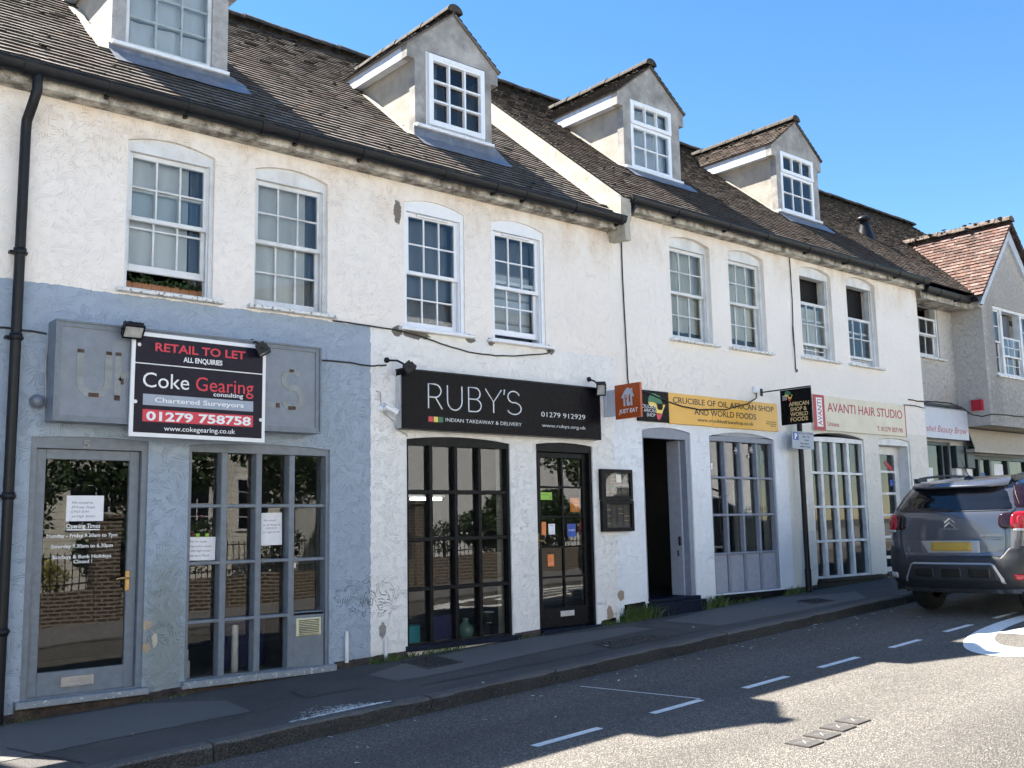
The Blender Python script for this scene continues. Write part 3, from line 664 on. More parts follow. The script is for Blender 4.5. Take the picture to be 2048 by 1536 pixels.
upright_wall(bA, [footA(XA0, XA1, .055)+[(XA1, 5.30), (XA0, 5.30)]]+hA, 0.0, 0.26, M['wall_a'])
hB = [arch(10.61,11.485,3.985,5.40,.075), arch(11.91,12.77,3.99,5.42,.075), arch(13.705,14.588,4.02,5.44,.075), arch(15.045,15.938,4.03,5.47,.075),
      arch(9.915,10.885,.52,2.71,.05), arch(11.285,12.80,.53,2.69,.075), arch(13.735,15.27,.60,2.80,.07), arch(15.715,16.752,.585,2.815,.04)]
fb = foot(XA1, 9.93, .20, 8)[:-1]+foot(9.93, 11.2, .03, 10)+[(x, z if not any(a-.04 < x < c+.04 for a, c in ((11.285,12.8),(13.735,15.27),(15.715,16.752))) else P(x)-.05) for x, z in foot(11.25, XB1, .05, 90)]
upright_wall(bB, [fb+[(XB1, 5.64), (XA1, 5.61)]]+hB, 0.0, 0.26, M['wall_b'])
def shell(b, x0, x1, y1, zf, zc, ze, yr, zr, name_in='interior', left=True, right=True):
    """rear and side walls, floors and underlay: closes the rooms off from daylight"""
    m = MB()
    pent = [(0.262, zf-.3), (y1, zf-.3), (y1, ze+.3), (yr, zr-.12), (0.262, ze-.05)]
    for x, on in ((x0, left), (x1-.2, right)):
        if on:
            m.prism([[(-a, c) for a, c in pent[::-1]]], (x, 0, 0), (0,-1,0), EZ, 0, .2)
    m.box(x0, x1, y1, y1+.2, zf-.3, ze+.3)
    m.build('rear_wall', M['inside'], b)
    m = MB(); m.box(x0+.21, x1-.21, .27, y1-.01, zf-.28, zf); m.box(x0+.21, x1-.21, .27, y1-.01, zc, zc+.22); m.box(x0+.21, x1-.21, .27, y1-.01, ze-.18, ze-.08)
    m.build(name_in, M['inside'], b)
shell(bA, XA0, XA1, 7.0, .14, 2.80, 5.38, 3.45, 8.42)
shell(bB, XA1, 17.5, 7.3, .44, 3.05, 5.66, 3.65, 8.88, left=False)
# party partitions and back-of-shop walls
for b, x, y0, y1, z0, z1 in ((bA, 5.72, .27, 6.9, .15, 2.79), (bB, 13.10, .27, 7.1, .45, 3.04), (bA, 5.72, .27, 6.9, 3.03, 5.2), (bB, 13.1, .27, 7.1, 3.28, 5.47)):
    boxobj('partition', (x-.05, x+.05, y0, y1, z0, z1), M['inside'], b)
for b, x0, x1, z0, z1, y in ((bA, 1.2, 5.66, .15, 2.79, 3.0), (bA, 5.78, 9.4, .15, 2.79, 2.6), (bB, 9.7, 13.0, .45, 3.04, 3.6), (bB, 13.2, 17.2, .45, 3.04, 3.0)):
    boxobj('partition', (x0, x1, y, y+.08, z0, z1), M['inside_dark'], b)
# bare brick base below the render
for b, x0, x1 in ((bA, XA0, 2.42), (bA, 2.42, 3.48), (bA, 3.48, 3.80), (bA, 3.8, 5.34), (bA, 5.34, 6.2), (bA, 7.67, 8.06), (bB, 11.2, 11.28), (bB, 12.81, 13.72), (bB, 15.3, 15.7)):
    m = MB(); n = max(2, int((x1-x0)/.12)); vs = []
    tp = .13 if (x0 in (2.42, 3.8)) else .075
    for i in range(n+1):
        x = x0+(x1-x0)*i/n; q = .136 if x0 in (2.42, 3.8) else P(x)+tp
        vs += [(x, -.020+U(-.012,.008), P(x)-.06), (x, -.016+U(-.012,.008), (P(x)+q)/2), (x, -.006 if x0 in (2.42, 3.8) else .004, q)]
    m.add(vs, [(i*3+j, i*3+3+j, i*3+4+j, i*3+1+j) for i in range(n) for j in range(2)]); m.build('brick_base', M['plinth'], b)
def eaves(b, x0, x1, z, dep=.17, endcap=True):
    m = MB(); m.box(x0, x1, -dep, -dep+.022, z-.135, z+.02); m.box(x0, x1, -dep+.022, .0, z-.13, z-.11)
    if endcap: m.box(x1-.02, x1+.002, -dep, 0, z-.135, z+.02); m.box(x0-.002, x0+.02, -dep, 0, z-.135, z+.02)
    m.build('eaves_board', M['soffit'], b)
eaves(bA, XA0, XA1-.08, 5.40); eaves(bB, XA1+.06, XB1+.0, 5.705)
gA = gutter(bA, XA0-.05, 9.44, -.245, 5.415, [2.25, 2.9, 3.62, 4.4, 4.75, 5.5, 6.6, 7.3, 7.75, 8.6, 9.36])
gB = gutter(bB, 9.56, 17.33, -.245, 5.725, [9.65, 10.5, 11.6, 12.55, 13.6, 14.7, 15.5, 16.3, 17.1])
# roofs
def main_roof(b, x0, x1, zeave, yr, skip=None, wild=1.0, tm=None):
    zr = zeave+(yr+.24)*TANP; L = (yr+.24)/COSP
    m = MB(); tiles(m, (x0, -.27, zeave-.025), (1,0,0), (0, COSP, SINP), x1-x0, L+.03, skip=skip, wild=wild)
    ridge_caps(m, (x0, yr, zr+.02), (x1, yr, zr+.02), .115)
    r = m.build('roof', tm or T1, b)
    u = MB(); th = .06
    u.add([(x0,-.2,zeave-.01),(x1,-.2,zeave-.01),(x1,yr,zr-.03),(x0,yr,zr-.03),(x1,yr+4.0,zr-.03-3.3),(x0,yr+4.0,zr-3.33)], [(0,1,2,3),(3,2,4,5)])
    u.build('underlay', M['deck'], r)
    mo = MB()
    for i in range(int((x1-x0)*22)):       # clumps of dry moss, thickest along the ridge
        x = U(x0, x1); v = L-abs(random.gauss(0,.07)) if i % 2 else U(.1, L)
        if skip and skip(x-x0, v): continue
        y = -.24+v*COSP; z = zeave+v*SINP; lump(mo, (x, y, z+.012+(.07 if v > L-.1 else 0)), U(.015,.05)*(1.25 if i % 2 else .9))
    tag(mo.build('moss', M['moss'], r), kind='stuff')
    return r
main_roof(bA, XA0, XA1, 5.41, 3.45)
gx0, gz = 19.15, 7.33
def cut_c(u, v): # leave the main slope open under the gable bay
    x = XA1+u; return x > 22.6 and v < 3.4
rB = main_roof(bB, XA1, 24.5, 5.715, 3.65, skip=cut_c, wild=.8, tm=T1B)
# stepped verge between the two roofs: white rendered upstand, verge tiles, lead flashing and corbel
m = MB()
def zA(y): return 5.41+(y+.24)*TANP
def zB(y): return 5.715+(y+.24)*TANP
m.prism([[(0.30, zA(-.30)-.25), (-.02, zA(-.02)-.45), (-3.65, zA(3.65)-.5), (-3.65, zB(3.65)-.03), (0.18, zB(-.18)-.03), (.26, zB(-.3)-.03)]], (XA1-.06, 0, 0), (0,-1,0), EZ, 0, .10)
m.build('verge_wall', M['party'], bB)
m = MB(); m.prism([[(-.02,5.24),(.0,5.24),(.2,5.28),(.27,5.42),(.27,5.68),(-.02,5.68)]], (XA1-.10,0,0), (0,-1,0), EZ, 0, .19); m.build('corbel', M['party'], bB)
m = MB(); dv = Vector((0, COSP, SINP)); nn = Vector((0,-SINP,COSP))
for i in range(14):
    p = Vector((XA1-.14, -.02+i*.27*COSP, zA(-.02+i*.27*COSP)+.035)); m.obox(p+dv*.135, (.085,0,0), dv*.137, nn*.004)
m.build('flashing', M['party'], bB)
# ------------------------------------------------------------------ dormers
def dormer(b, x0, x1, yd, zb, zsof, zeave, zap, win, zroof, kind, tm=T1, posts=False, tall=False):
    """win = (x0,x1,z0,z1); zroof(y) main roof plane"""
    xc = (x0+x1)/2; ov = .115; m = MB()
    face = [(x0, zb-.25), (x1, zb-.25), (x1, zsof), (x1+ov, zsof), (x1+ov, zeave), (xc, zap), (x0-ov, zeave), (x0-ov, zsof), (x0, zsof)]
    wx0, wx1, wz0, wz1 = win
    m.prism([face, [(wx0, wz0), (wx0, wz1), (wx1, wz1), (wx1, wz0)]], (0, yd, 0), EX, EZ, 0, .12)
    d = m.build('dormer', M['post_wood'] if posts else M['dormer_wall'], b)
    yb = yd+(zeave-zroof(yd))/TANP + .25
    for xs in (x0, x1):
        m = MB(); s = 1 if xs == x0 else -1; xx = xs+.012*s
        m.prism([[(-(yd+.12), zb-.3), (-(yd+.12), zsof+.05), (-yb, zsof+.05), (-yb, zroof(yb)-.1)][::-1]], (min(xx, xx+.08*s), 0, 0), (0,-1,0), EZ, 0, .08)
        m.build('cheek', M['dormer_cheek'], d)
    for s, xe in ((-1, x0-ov), (1, x1+ov)):
        m = MB(); m.box(min(xe, xe-.02*s), max(xe, xe-.02*s), yd+.1205, yb+.1, zsof, zeave+.0); m.box(min(xe-.02*s, xe-ov*s), max(xe-.02*s, xe-ov*s), yd+.1205, yb+.1, zsof+.002, zsof+.022)
        m.build('eaves_board', M['fascia_blue'], d)
    yr = yd+(zap-zroof(yd))/TANP+.25
    m = MB(); Ls = math.hypot(xc-x0+ov, zap-zeave)
    for s in (-1, 1):
        ev = Vector((-s*(xc-x0+ov), 0, zap-zeave)).normalized(); oo = Vector((xc+s*(xc-x0+ov), 0, zeave))-ev*.025
        oo += Vector((0,0,.028))
        if s < 0: tiles(m, (oo.x, yr, oo.z), (0,-1,0), ev, yr-yd+.035, Ls+.025, gauge=.1)
        else: tiles(m, (oo.x, yd-.035, oo.z), (0,1,0), ev, yr-yd+.035, Ls+.025, gauge=.1)
        e2 = ev; nrm = Vector((s*(zap-zeave), 0, (xc-x0+ov))).normalized()   # verge undercloak seen edge-on
        m.obox(oo+e2*(Ls+.05)/2+Vector((0,(yd-.03+yr)/2,-.012)), e2*(Ls+.05)/2, (0,(yr-yd+.03)/2,0), nrm*.012, 1)
    ridge_caps(m, (xc, yd-.05, zap+.03), (xc, yr, zap+.03), .115, ln=.3)
    rf = m.build('roof', tm, d)
    mo = MB()
    for i in range(60):
        y = U(yd, yr); s = random.choice((-1,-1,-1,1)); t = 1-abs(random.gauss(0,.25)); t = max(0, min(1, t))
        lump(mo, (xc+s*(xc-x0+ov)*(1-t), y, zeave+(zap-zeave)*t+.05+(.07 if t > .9 else 0)), U(.015,.045))
    tag(mo.build('moss', M['moss'], rf), kind='stuff')
    # lead apron and flashings
    m = MB(); zf = zroof(yd)
    vs = []
    nseg = 10
    for i in range(nseg+1):
        x = x0-.03+(x1-x0+.06)*i/nseg; yy = yd-.24+U(-.012,.012)
        vs += [(x, yd-.012, wz0-.03), (x, yd-.03, zf+.03), (x, yy, zroof(yy)+.035+U(0,.006))]
    for x, y in ((x1+.20, yd-.17), ): vs += [(x, yd-.02, zroof(yd-.02)+.05), (x, yd-.03, zroof(yd-.03)+.045), (x, y, zroof(y)+.03)]
    m.add(vs, [(i*3+j, i*3+1+j, i*3+4+j, i*3+3+j) for i in range(nseg+1) for j in range(2)])
    m.build('lead_apron', M['lead'], d)
    for s, xs in ((-1, x0), (1, x1)):
        m = MB(); k = int((yb-yd)/.22*.55)
        for i in range(k+1):
            y = yd+i*.2; p = Vector((xs+s*.06, y, zroof(y)+.034)); m.obox(p+dv*.13, (.055+U(-.015,.015),0,0), dv*.135, nn*.004)
        m.build('flashing', M['party'], d)
    m = MB(); m.bbox(x0-.005, x1+.005, yd-.055, yd+.03, wz0-.045, wz0-.005, .006); m.build('sill', M['white'], d)
    # window
    m = MB(); y = yd-.012
    if kind == 'casement':
        sash_frame(m, wx0, wx1, wz0, wz1, yd+.01, .07, .03, .03, .03, 1, 1); sash_frame(m, wx0+.028, wx1-.028, wz0+.028, wz1-.028, yd-.035, .06, .068, .085, .068, 3, 3, .026)
        m.bbox(wx0+.25, wx1-.25, yd-.046, yd-.03, wz1-.085, wz1-.062, .004)
    elif kind == 'toplight':
        zt = wz0+(wz1-wz0)*.63
        sash_frame(m, wx0, wx1, wz0, zt+.02, yd+.0, .06, .065, .05, .06, 3, 2, .022)
        sash_frame(m, wx0, wx1, zt+.025, wz1, yd-.018, .07, .075, .075, .06, 3, 1, .022); m.bbox(wx0+.25, wx1-.25, yd-.03, yd-.015, wz1-.06, wz1-.04, .004)
    else:
        sash_frame(m, wx0, wx1, wz0, wz0+.93, yd+.03, .05, .05, .05, .055, 3, 3, .022)
    m.build('window_frame', M['white_old'] if posts else M['upvc'], d)
    pane(wx0+.04, wx1-.04, wz0+.04, wz1-.04, yd+.03, M['glass'], d)
    return d
d1 = dormer(bA, 3.207, 4.41, .65, 6.22, 7.15, 7.30, 7.89, (3.345, 4.24, 6.275, 7.2), zA, 'sash', posts=True)
d2 = dormer(bA, 6.813, 8.006, .65, 6.19, 7.15, 7.31, 7.89, (6.975, 7.905, 6.33, 7.30), zA, 'casement')
d3 = dormer(bB, 10.86, 12.145, 1.0, 6.72, 7.73, 7.92, 8.505, (11.02, 11.945, 6.80, 7.87), zB, 'toplight', tm=T1B)
d4 = dormer(bB, 14.80, 16.09, 1.05, 6.80, 7.85, 8.04, 8.62, (14.925, 15.93, 6.885, 7.975), zB, 'toplight', tm=T1B)
hang('curtain', 3.36, 4.23, 6.3, 7.2, .78, M['blind_white'], d1, 4, .012)
hang('curtain', 11.03, 11.94, 6.8, 7.87, 1.13, M['blind_white'], d3, 3, .01)
hang('curtain', 7.05, 7.25, 6.4, 7.25, .80, M['drape'], d2, 3, .01)
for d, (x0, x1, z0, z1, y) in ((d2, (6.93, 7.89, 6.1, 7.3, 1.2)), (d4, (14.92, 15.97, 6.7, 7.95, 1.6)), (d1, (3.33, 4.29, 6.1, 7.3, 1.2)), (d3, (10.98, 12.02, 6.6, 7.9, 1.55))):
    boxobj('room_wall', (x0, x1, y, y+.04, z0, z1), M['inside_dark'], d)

# ------------------------------------------------------------------ first-floor windows
w1 = sash_window(bA, 3.178, 4.01, 3.66, 5.055, y=.04, meet=4.335, lo=(3.868, 4.66))
hang('curtain', 3.2, 3.83, 3.9, 5.0, .19, M['net'], w1, 3, .006); hang('curtain', 3.86, 4.02, 3.8, 5.0, .23, M['drape'], w1, 3)
w2 = sash_window(bA, 4.43, 5.245, 3.665, 5.055, y=.045, meet=4.325)
hang('curtain', 4.44, 5.08, 3.7, 5.0, .19, M['net'], w2, 3, .006); hang('curtain', 5.08, 5.24, 3.7, 5.0, .24, M['drape'], w2, 3)
w3 = sash_window(bA, 6.195, 7.03, 3.645, 5.055, meet=4.27, mat='upvc', st=.055, vent=True, sillm='upvc', gl='glass', jamb=.045)
hang('curtain', 6.25, 6.98, 3.7, 4.95, .24, M['reflection_veil'], w3, 4, .02)  # cloth added to give the panes their grey reflected-sky tone
w4 = sash_window(bA, 7.434, 8.266, 3.64, 5.055, meet=4.28, lo=(3.735, 4.40), mat='upvc', st=.055, vent=True, sillm='upvc', gl='glass', jamb=.045)
hang('curtain', 7.48, 8.22, 3.74, 4.95, .27, M['reflection_veil'], w4, 4, .02); hang('curtain', 7.5, 8.2, 3.8, 4.52, .22, M['blind_white'], w4, 2, .006)  # first cloth added to imitate grey sky reflected in these panes
w5 = sash_window(bB, 10.61, 11.485, 3.985, 5.40, rise=.075, y=.065, meet=4.66)
hang('curtain', 10.6, 11.5, 4.16, 5.35, .225, M['creamcloth'], w5, 3, .015)
w6 = sash_window(bB, 11.91, 12.77, 3.99, 5.42, rise=.075, y=.065, meet=4.675)
hang('curtain', 11.9, 12.8, 4.19, 5.37, .225, M['creamcloth'], w6, 3, .015)
w7 = sash_window(bB, 13.705, 14.588, 4.02, 5.44, rise=.075, y=.065, meet=4.25, uptop=4.955)
w8 = sash_window(bB, 15.045, 15.938, 4.03, 5.47, rise=.075, y=.065, meet=4.165, uptop=4.86)
for w, x0, x1, z0, z1 in ((w7, 13.70, 14.59, 4.9, 5.42), (w8, 15.04, 15.94, 4.8, 5.45)):
    boxobj('blind', (x0, x1-.02, .25, .265, z0, z1), M['blind'], w)
hang('curtain', 13.72, 14.57, 4.05, 4.9, .235, M['creamcloth'], w7, 5, .012)
hang('curtain', 15.05, 15.35, 4.05, 4.85, .235, M['creamcloth'], w8, 3, .012)
boxobj('meeting_rail_inner', (13.74, 14.55, .165, .20, 4.66, 4.70), M['white'], w7); boxobj('meeting_rail_inner', (15.08, 15.9, .165, .20, 4.60, 4.64), M['white'], w8)

# ------------------------------------------------------------------ shop windows and doors
def shop_window(b, x0, x1, z0, z1, cols, rails, mat, sill, depth=.12, fr=.055, y=.02, rise=.03, rail=.032, gl='glass', colx=None, mw=.062, sillbox=None, head=.06, bot=.04):
    """many-paned shop window; cols = mullion centres, rails = rail centres"""
    m = MB(); m.prism([arch(x0, x1, z0, z1, rise), [(x0+fr, z0+bot), (x0+fr, z1-head), (x1-fr, z1-head), (x1-fr, z0+bot)]], (0,0,0), EX, EZ, y, y+depth)
    for x in cols: m.bbox(x-mw/2, x+mw/2, y+.006, y+depth, z0+bot, z1-head, .007)
    for z in rails: m.bbox(x0+fr, x1-fr, y+.010, y+depth-.01, z-rail/2, z+rail/2, .006)
    w = m.build('shop_window', mat, b)
    pane(x0+fr-.01, x1-fr+.01, z0+bot-.01, z1-head+.01, y+depth-.02, M[gl], w)
    if sillbox: boxobj('sill', sillbox, sill, w)
    return w
sw1 = shop_window(bA, 3.82, 5.285, .165, 2.295, (4.18, 4.53, 4.88), (1.74, 1.221, .70), M['grey_joinery'], M['grey_sill'], sillbox=(3.79, 5.335, -.07, .06, .137, .20), fr=.035)
boxobj('vent_panel', (4.905, 5.245, .030, .11, .195, .722), M['grey_joinery'], sw1)
m = MB(); m.bbox(4.937, 5.205, .012, .04, .493, .66, .01); vg = m.build('vent_grille', M['vent_cream'], sw1)
m = MB()
for i in range(9): m.obox((5.071, .006, .513+i*.0165), (.108,0,0), (0,.008,-.004), (0,.0015,.0025))
m.build('slats', M['vent_cream'], vg)
m = MB(); m.box(4.962, 5.18, .0105, .0115, .506, .648); m.build('opening', M['ink'], vg)
sw2 = shop_window(bA, 6.215, 7.655, .255, 2.445, (6.555, 6.893, 7.23), (1.885, 1.38, .861), M['black_joinery'], M['navy'], rise=.045, fr=.035, mw=.044, rail=.045, depth=.085, sillbox=(6.19, 7.74, -.05, .05, .235, .29), bot=.05)
sw3 = shop_window(bB, 11.285, 12.80, .50, 2.69, (11.66, 12.027, 12.40), (2.12, 1.60, 1.065), M['grey_joinery2'], M['black_joinery'], rise=.02, fr=.04, mw=.037, sillbox=(11.27, 12.9, -.03, .05, .455, .512), depth=.095)
m = MB()
for a, c in ((11.325,11.63), (11.69,11.996), (12.06,12.37), (12.43,12.76)): m.bbox(a, c, .055, .075, .52, 1.05, .004)
m.build('lower_panel', M['grey_panel'], sw3)
m = MB(); m.prism([arch(11.285, 12.80, 2.712, 2.712, .062)], (0,0,0), EX, EZ, .03, .12); m.build('arch_infill', M['grey_panel'], sw3)
sw4 = shop_window(bB, 13.735, 15.27, .60, 2.78, (14.058, 14.448, 14.825), (2.23, 1.703, 1.176), M['white_old'], M['black_joinery'], rise=.02, fr=.045, mw=.072, rail=.04, sillbox=(13.72, 15.5, -.06, .05, .565, .618), depth=.085, bot=.05)

# door of the blue-grey shop
m = MB(); m.prism([arch(2.463, 3.445, .18, 2.31, .018), [(2.515,.20),(2.515,2.225),(3.395,2.225),(3.395,.20)]], (0,0,0), EX, EZ, .02, .16); fr = m.build('door_frame', M['grey_joinery'], bA)
boxobj('threshold', (2.415, 3.48, -.085, .10, .137, .192), M['grey_sill'], fr)
r5 = lettering('5', M['faded'], fr, (0, .018, 0), EX, EZ, 2.88, 2.943, 2.235, .072, name='house_number', ext=.006, bold=.01)
m = MB(); sash_frame(m, 2.52, 3.392, .198, 2.222, .065, .045, .085, .085, .19, 1, 1); door5 = m.build('door', M['grey_joinery'], bA)
pane(2.595, 3.32, .38, 2.15, .088, M['glass'], door5)
m = MB(); m.prism([[(2.79,.257),(3.055,.257),(3.055,.337),(2.79,.337)], [(2.815,.275),(2.815,.32),(3.03,.32),(3.03,.275)]], (0,0,0), EX, EZ, .048, .062); m.bbox(2.815, 3.03, .056, .064, .275, .32, .003); m.build('letter_plate', M['chrome'], door5)
m = MB(); m.bbox(3.295, 3.333, .052, .066, 1.012, 1.185, .006); m.tube([(3.314,.055,1.12),(3.314,.01,1.12),(3.25,.0,1.125),(3.20,.004,1.118)], [.008,.008,.009,.007]); m.box(3.31,3.318,.050,.053,1.035,1.06); m.build('handle', M['brass'], door5)
# opening times in white letters on the glass
for s_, x0, x1, z, c in (('Opening Times', 2.785, 3.065, 1.557, .038), ('Monday - Friday 9.30am to 7pm', 2.63, 3.215, 1.480, .031), ('Saturday 9.30am to 6.30pm', 2.668, 3.178, 1.392, .031), ('Sundays & Bank Holidays', 2.678, 3.168, 1.303, .031), ('Closed !', 2.855, 3.008, 1.262, .031)):
    lettering(s_, M['sign_white'], door5, (0, .0865, 0), EX, EZ, x0+.01, x1+.01, z, c, name='window_lettering', bold=.012)
boxobj('underline', (2.795, 3.075, .0855, .087, 1.541, 1.544), M['sign_white'], door5)

# black shop door
m = MB(); m.prism([arch(8.06, 8.995, .25, 2.46, .03), [(8.088,.27),(8.088,2.378),(8.955,2.378),(8.955,.27)]], (0,0,0), EX, EZ, .02, .17); fr2 = m.build('door_frame', M['black_joinery'], bA)
boxobj('doorstep', (8.075, 9.03, -.06, .10, .20, .305), M['navy'], fr2)
m = MB(); z0, z1 = .312, 2.374
m.bbox(8.09, 8.19, .075, .12, z0, z1, .005); m.bbox(8.89, 8.953, .075, .12, z0, z1, .005); m.bbox(8.19, 8.89, .076, .119, z0, .535, .005); m.bbox(8.19, 8.89, .076, .119, 2.305, z1, .005)
m.bbox(8.541, 8.565, .08, .115, .535, 2.305, .004)
for z in (1.957, 1.604, 1.245, .893): m.bbox(8.19, 8.89, .081, .114, z-.012, z+.012, .004)
door2 = m.build('door', M['black_joinery'], bA); pane(8.18, 8.90, .53, 2.31, .10, M['glass'], door2)
m = MB(); m.bbox(8.46, 8.68, .062, .078, .43, .493, .004); m.build('letter_plate', M['silver'], door2)
m = MB(); m.bbox(8.105, 8.135, .062, .077, 1.23, 1.41, .004); m.tube([(8.12,.06,1.33),(8.12,.025,1.33),(8.18,.02,1.315),(8.2,.02,1.29)], .006); m.build('handle', M['brass'], door2)

# open doorway of the yellow-sign shop
m = MB(); m.prism([arch(9.915, 10.885, .53, 2.705, .05), [(9.955,.54),(9.955,2.615),(10.80,2.615),(10.80,.54)]], (0,0,0), EX, EZ, .02, .11); m.box(10.80, 10.84, .11, .30, .54, 2.62); m.box(9.93,9.955,.11,.24,.54,2.62); fr3 = m.build('door_frame', M['grey_joinery2'], bB)
boxobj('door_lining', (10.77, 10.80, .115, .33, .545, 2.61), M['grey_panel'], fr3)
m = MB(); m.bbox(10.745, 10.772, .13, .165, 1.20, 1.32, .004); m.bbox(10.755, 10.772, .18, .20, 1.06, 1.14, .004); m.build('lock_keep', M['ink'], fr3)
m = MB(); m.bbox(9.90, 10.92, -.14, .12, .30, .50, .01); m.bbox(9.93, 10.90, -.06, .14, .50, .545, .008); m.build('doorstep', M['navy'], fr3)
boxobj('black_base', (11.20, 12.92, -.022, .03, .28, .457), M['black_joinery'], bB); boxobj('black_base', (13.70, 15.52, -.022, .03, .36, .580), M['black_joinery'], bB)
boxobj('black_base', (9.52, 9.90, .012, .05, .26, .56), M['black_joinery'], bB)
# white glazed door of the cream-sign shop
m = MB(); m.prism([arch(15.715, 16.752, .585, 2.81, .04), [(15.77,.60),(15.77,2.735),(16.70,2.735),(16.70,.60)]], (0,0,0), EX, EZ, .02, .20); fr4 = m.build('door_frame', M['white_old'], bB)
m = MB(); m.bbox(15.775, 15.92, .20, .245, .62, 2.73, .004); m.bbox(16.55, 16.70, .20, .245, .62, 2.73, .004)
for z, t in ((2.66,.14), (2.30,.04), (1.93,.04), (1.565,.04), (1.20,.04), (.86,.05), (.66,.08)): m.bbox(15.92, 16.55, .203, .242, z-t/2, z+t/2, .004)
door4 = m.build('door', M['white_old'], bB); pane(15.91, 16.56, .66, 2.62, .22, M['glass'], door4)
boxobj('doorstep', (15.7, 16.77, -.03, .2, .56, .612), M['plinth'], fr4)

# ------------------------------------------------------------------ building C : recessed link and jettied gable bay
YC = .30; XS_ = 19.27
hC = [[(17.70,4.48),(18.70,4.48),(18.70,5.52),(17.70,5.52)], [(17.40,.60),(18.80,.60),(18.80,2.90),(17.40,2.90)]]
upright_wall(bC, [[(XB1,P(17.4)-.1),(22.6,P(22.6)-.1),(22.6,5.75),(XB1,5.75)]]+hC+[[(19.45,1.1),(22.2,1.1),(22.2,2.70),(19.45,2.70)]], YC, YC+.25, M['wall_c'])
m = MB(); m.box(XB1-.2, XB1-.001, .262, .40, P(17)-.1, 5.6); m.build('wall', M['wall_b'], bB)
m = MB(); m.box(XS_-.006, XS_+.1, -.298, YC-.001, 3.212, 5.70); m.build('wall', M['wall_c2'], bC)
bay = [(XS_,3.21),(21.95,3.21),(21.95,5.62),(20.5,7.22),(XS_,5.72)]
hG = [[(19.72,4.19),(21.35,4.19),(21.35,5.56),(19.72,5.56)]]
upright_wall(bC, [bay]+hG, -.30, -.08, M['wall_c'])
m = MB(); m.box(XS_, 21.95, -.30+.221, YC-.002, 3.211, 3.26); m.build('jetty_soffit', M['creamfascia'], bC)
shell(bC, 17.5, 22.6, 7.3, .6, 3.0, 5.66, 3.65, 8.88, left=False)
boxobj('partition', (17.7, 22.3, 3.0, 3.1, .7, 3.0), M['inside_dark'], bC)
# link window
m = MB(); sash_frame(m, 17.70, 18.70, 4.48, 5.52, YC+.02, .12, .04, .05, .04, 1, 1); w9 = m.build('window', M['white_old'], bC)
m = MB(); sash_frame(m, 17.74, 18.66, 4.91, 5.25, YC+.04, .035, .045, .04, .04, 3, 1); m.build('sash', M['white_old'], w9); pane(17.77,18.63,4.94,5.22,YC+.055,M['glass'],w9)
m = MB(); sash_frame(m, 17.74, 18.66, 4.52, 4.95, YC+.08, .035, .045, .05, .05, 3, 1); m.build('sash', M['white_old'], w9); pane(17.77,18.63,4.55,4.92,YC+.095,M['glass'],w9)
boxobj('sill', (17.6, 18.83, YC-.07, YC+.03, 4.445, 4.48), M['sill_peel'], w9)
# bay window: three sashes
m = MB()
for a, c in ((19.72,20.10),(20.10,20.97),(20.97,21.35)): sash_frame(m, a, c, 4.19, 5.56, -.28, .14, .045, .06, .05, 1, 1)
wg = m.build('window', M['white_old'], bC)
for a, c, n in ((19.76,20.06,1),(20.14,20.93,3),(21.01,21.31,1)):
    up = 4.87 if n == 1 else 4.62
    m = MB(); sash_frame(m, a, c, up-.02, 5.50 if n == 1 else 5.0, -.25, .03, .03, .035, .035, n, 2); m.build('sash', M['white_old'], wg); pane(a+.02,c-.02,up,5.47 if n == 1 else 4.98,-.235,M['glass'],wg)
    m = MB(); sash_frame(m, a, c, 4.23, up+.03, -.21, .03, .03, .035, .05, n, 2); m.build('sash', M['white_old'], wg); pane(a+.02,c-.02,4.26,up+.01,-.195,M['glass'],wg)
boxobj('sill', (19.65, 21.42, -.36, -.27, 4.155, 4.19), M['sill_peel'], wg)
hang('curtain', 20.15, 20.95, 4.2, 5.5, -.06, M['drape'], wg, 6)
# shopfront under the jetty
m = MB(); m.prism([[(17.40,.60),(18.80,.60),(18.80,2.90),(17.40,2.90)],[(17.45,.66),(17.45,2.84),(18.52,2.84),(18.52,.66)],[(18.58,1.0),(18.58,2.84),(18.74,2.84),(18.74,1.0)]], (0,0,0), EX, EZ, YC+.03, YC+.12); f5 = m.build('shop_window', M['dkgreen'], bC); pane(17.44,18.76,.65,2.85,YC+.08,M['glass'],f5)
m = MB(); m.prism([[(19.45,1.1),(22.2,1.1),(22.2,2.70),(19.45,2.70)]]+[[(a,1.16),(a,2.62),(c,2.62),(c,1.16)] for a, c in ((19.55,19.93),(20.01,20.40),(20.48,21.2),(21.28,22.1))], (0,0,0), EX, EZ, YC+.02, YC+.12); f6 = m.build('shop_window', M['dkgreen'], bC); pane(19.5,22.15,1.12,2.68,YC+.08,M['glass'],f6)
for x in (18.95, 19.36):
    m = MB(); m.bbox(x-.10, x+.10, YC-.07, YC-.001, .62, 2.42, .01); q = m.build('pilaster', M['white_old'], bC)
    m = MB(); m.bbox(x-.15, x+.15, YC-.12, YC-.002, 2.42, 2.84, .012); m.build('capital', M['dkgreen'], q)
m = MB(); m.obox((20.7, .13, 2.98), (1.38,0,0), (0,.01,0), (0,.06,.2)); m.box(19.2, 22.1, .02, .19, 2.72, 2.78); m.build('fascia_board', M['creamfascia'], bC)
boxobj('notice', (20.06, 20.30, YC+.072, YC+.074, 2.15, 2.36), M['bluest'], f6); boxobj('notice', (17.95, 18.22, YC+.072, YC+.074, 2.1, 2.42), M['paper'], f5); boxobj('notice', (20.7, 21.1, YC+.072, YC+.074, 2.25, 2.55), M['paper'], f6)
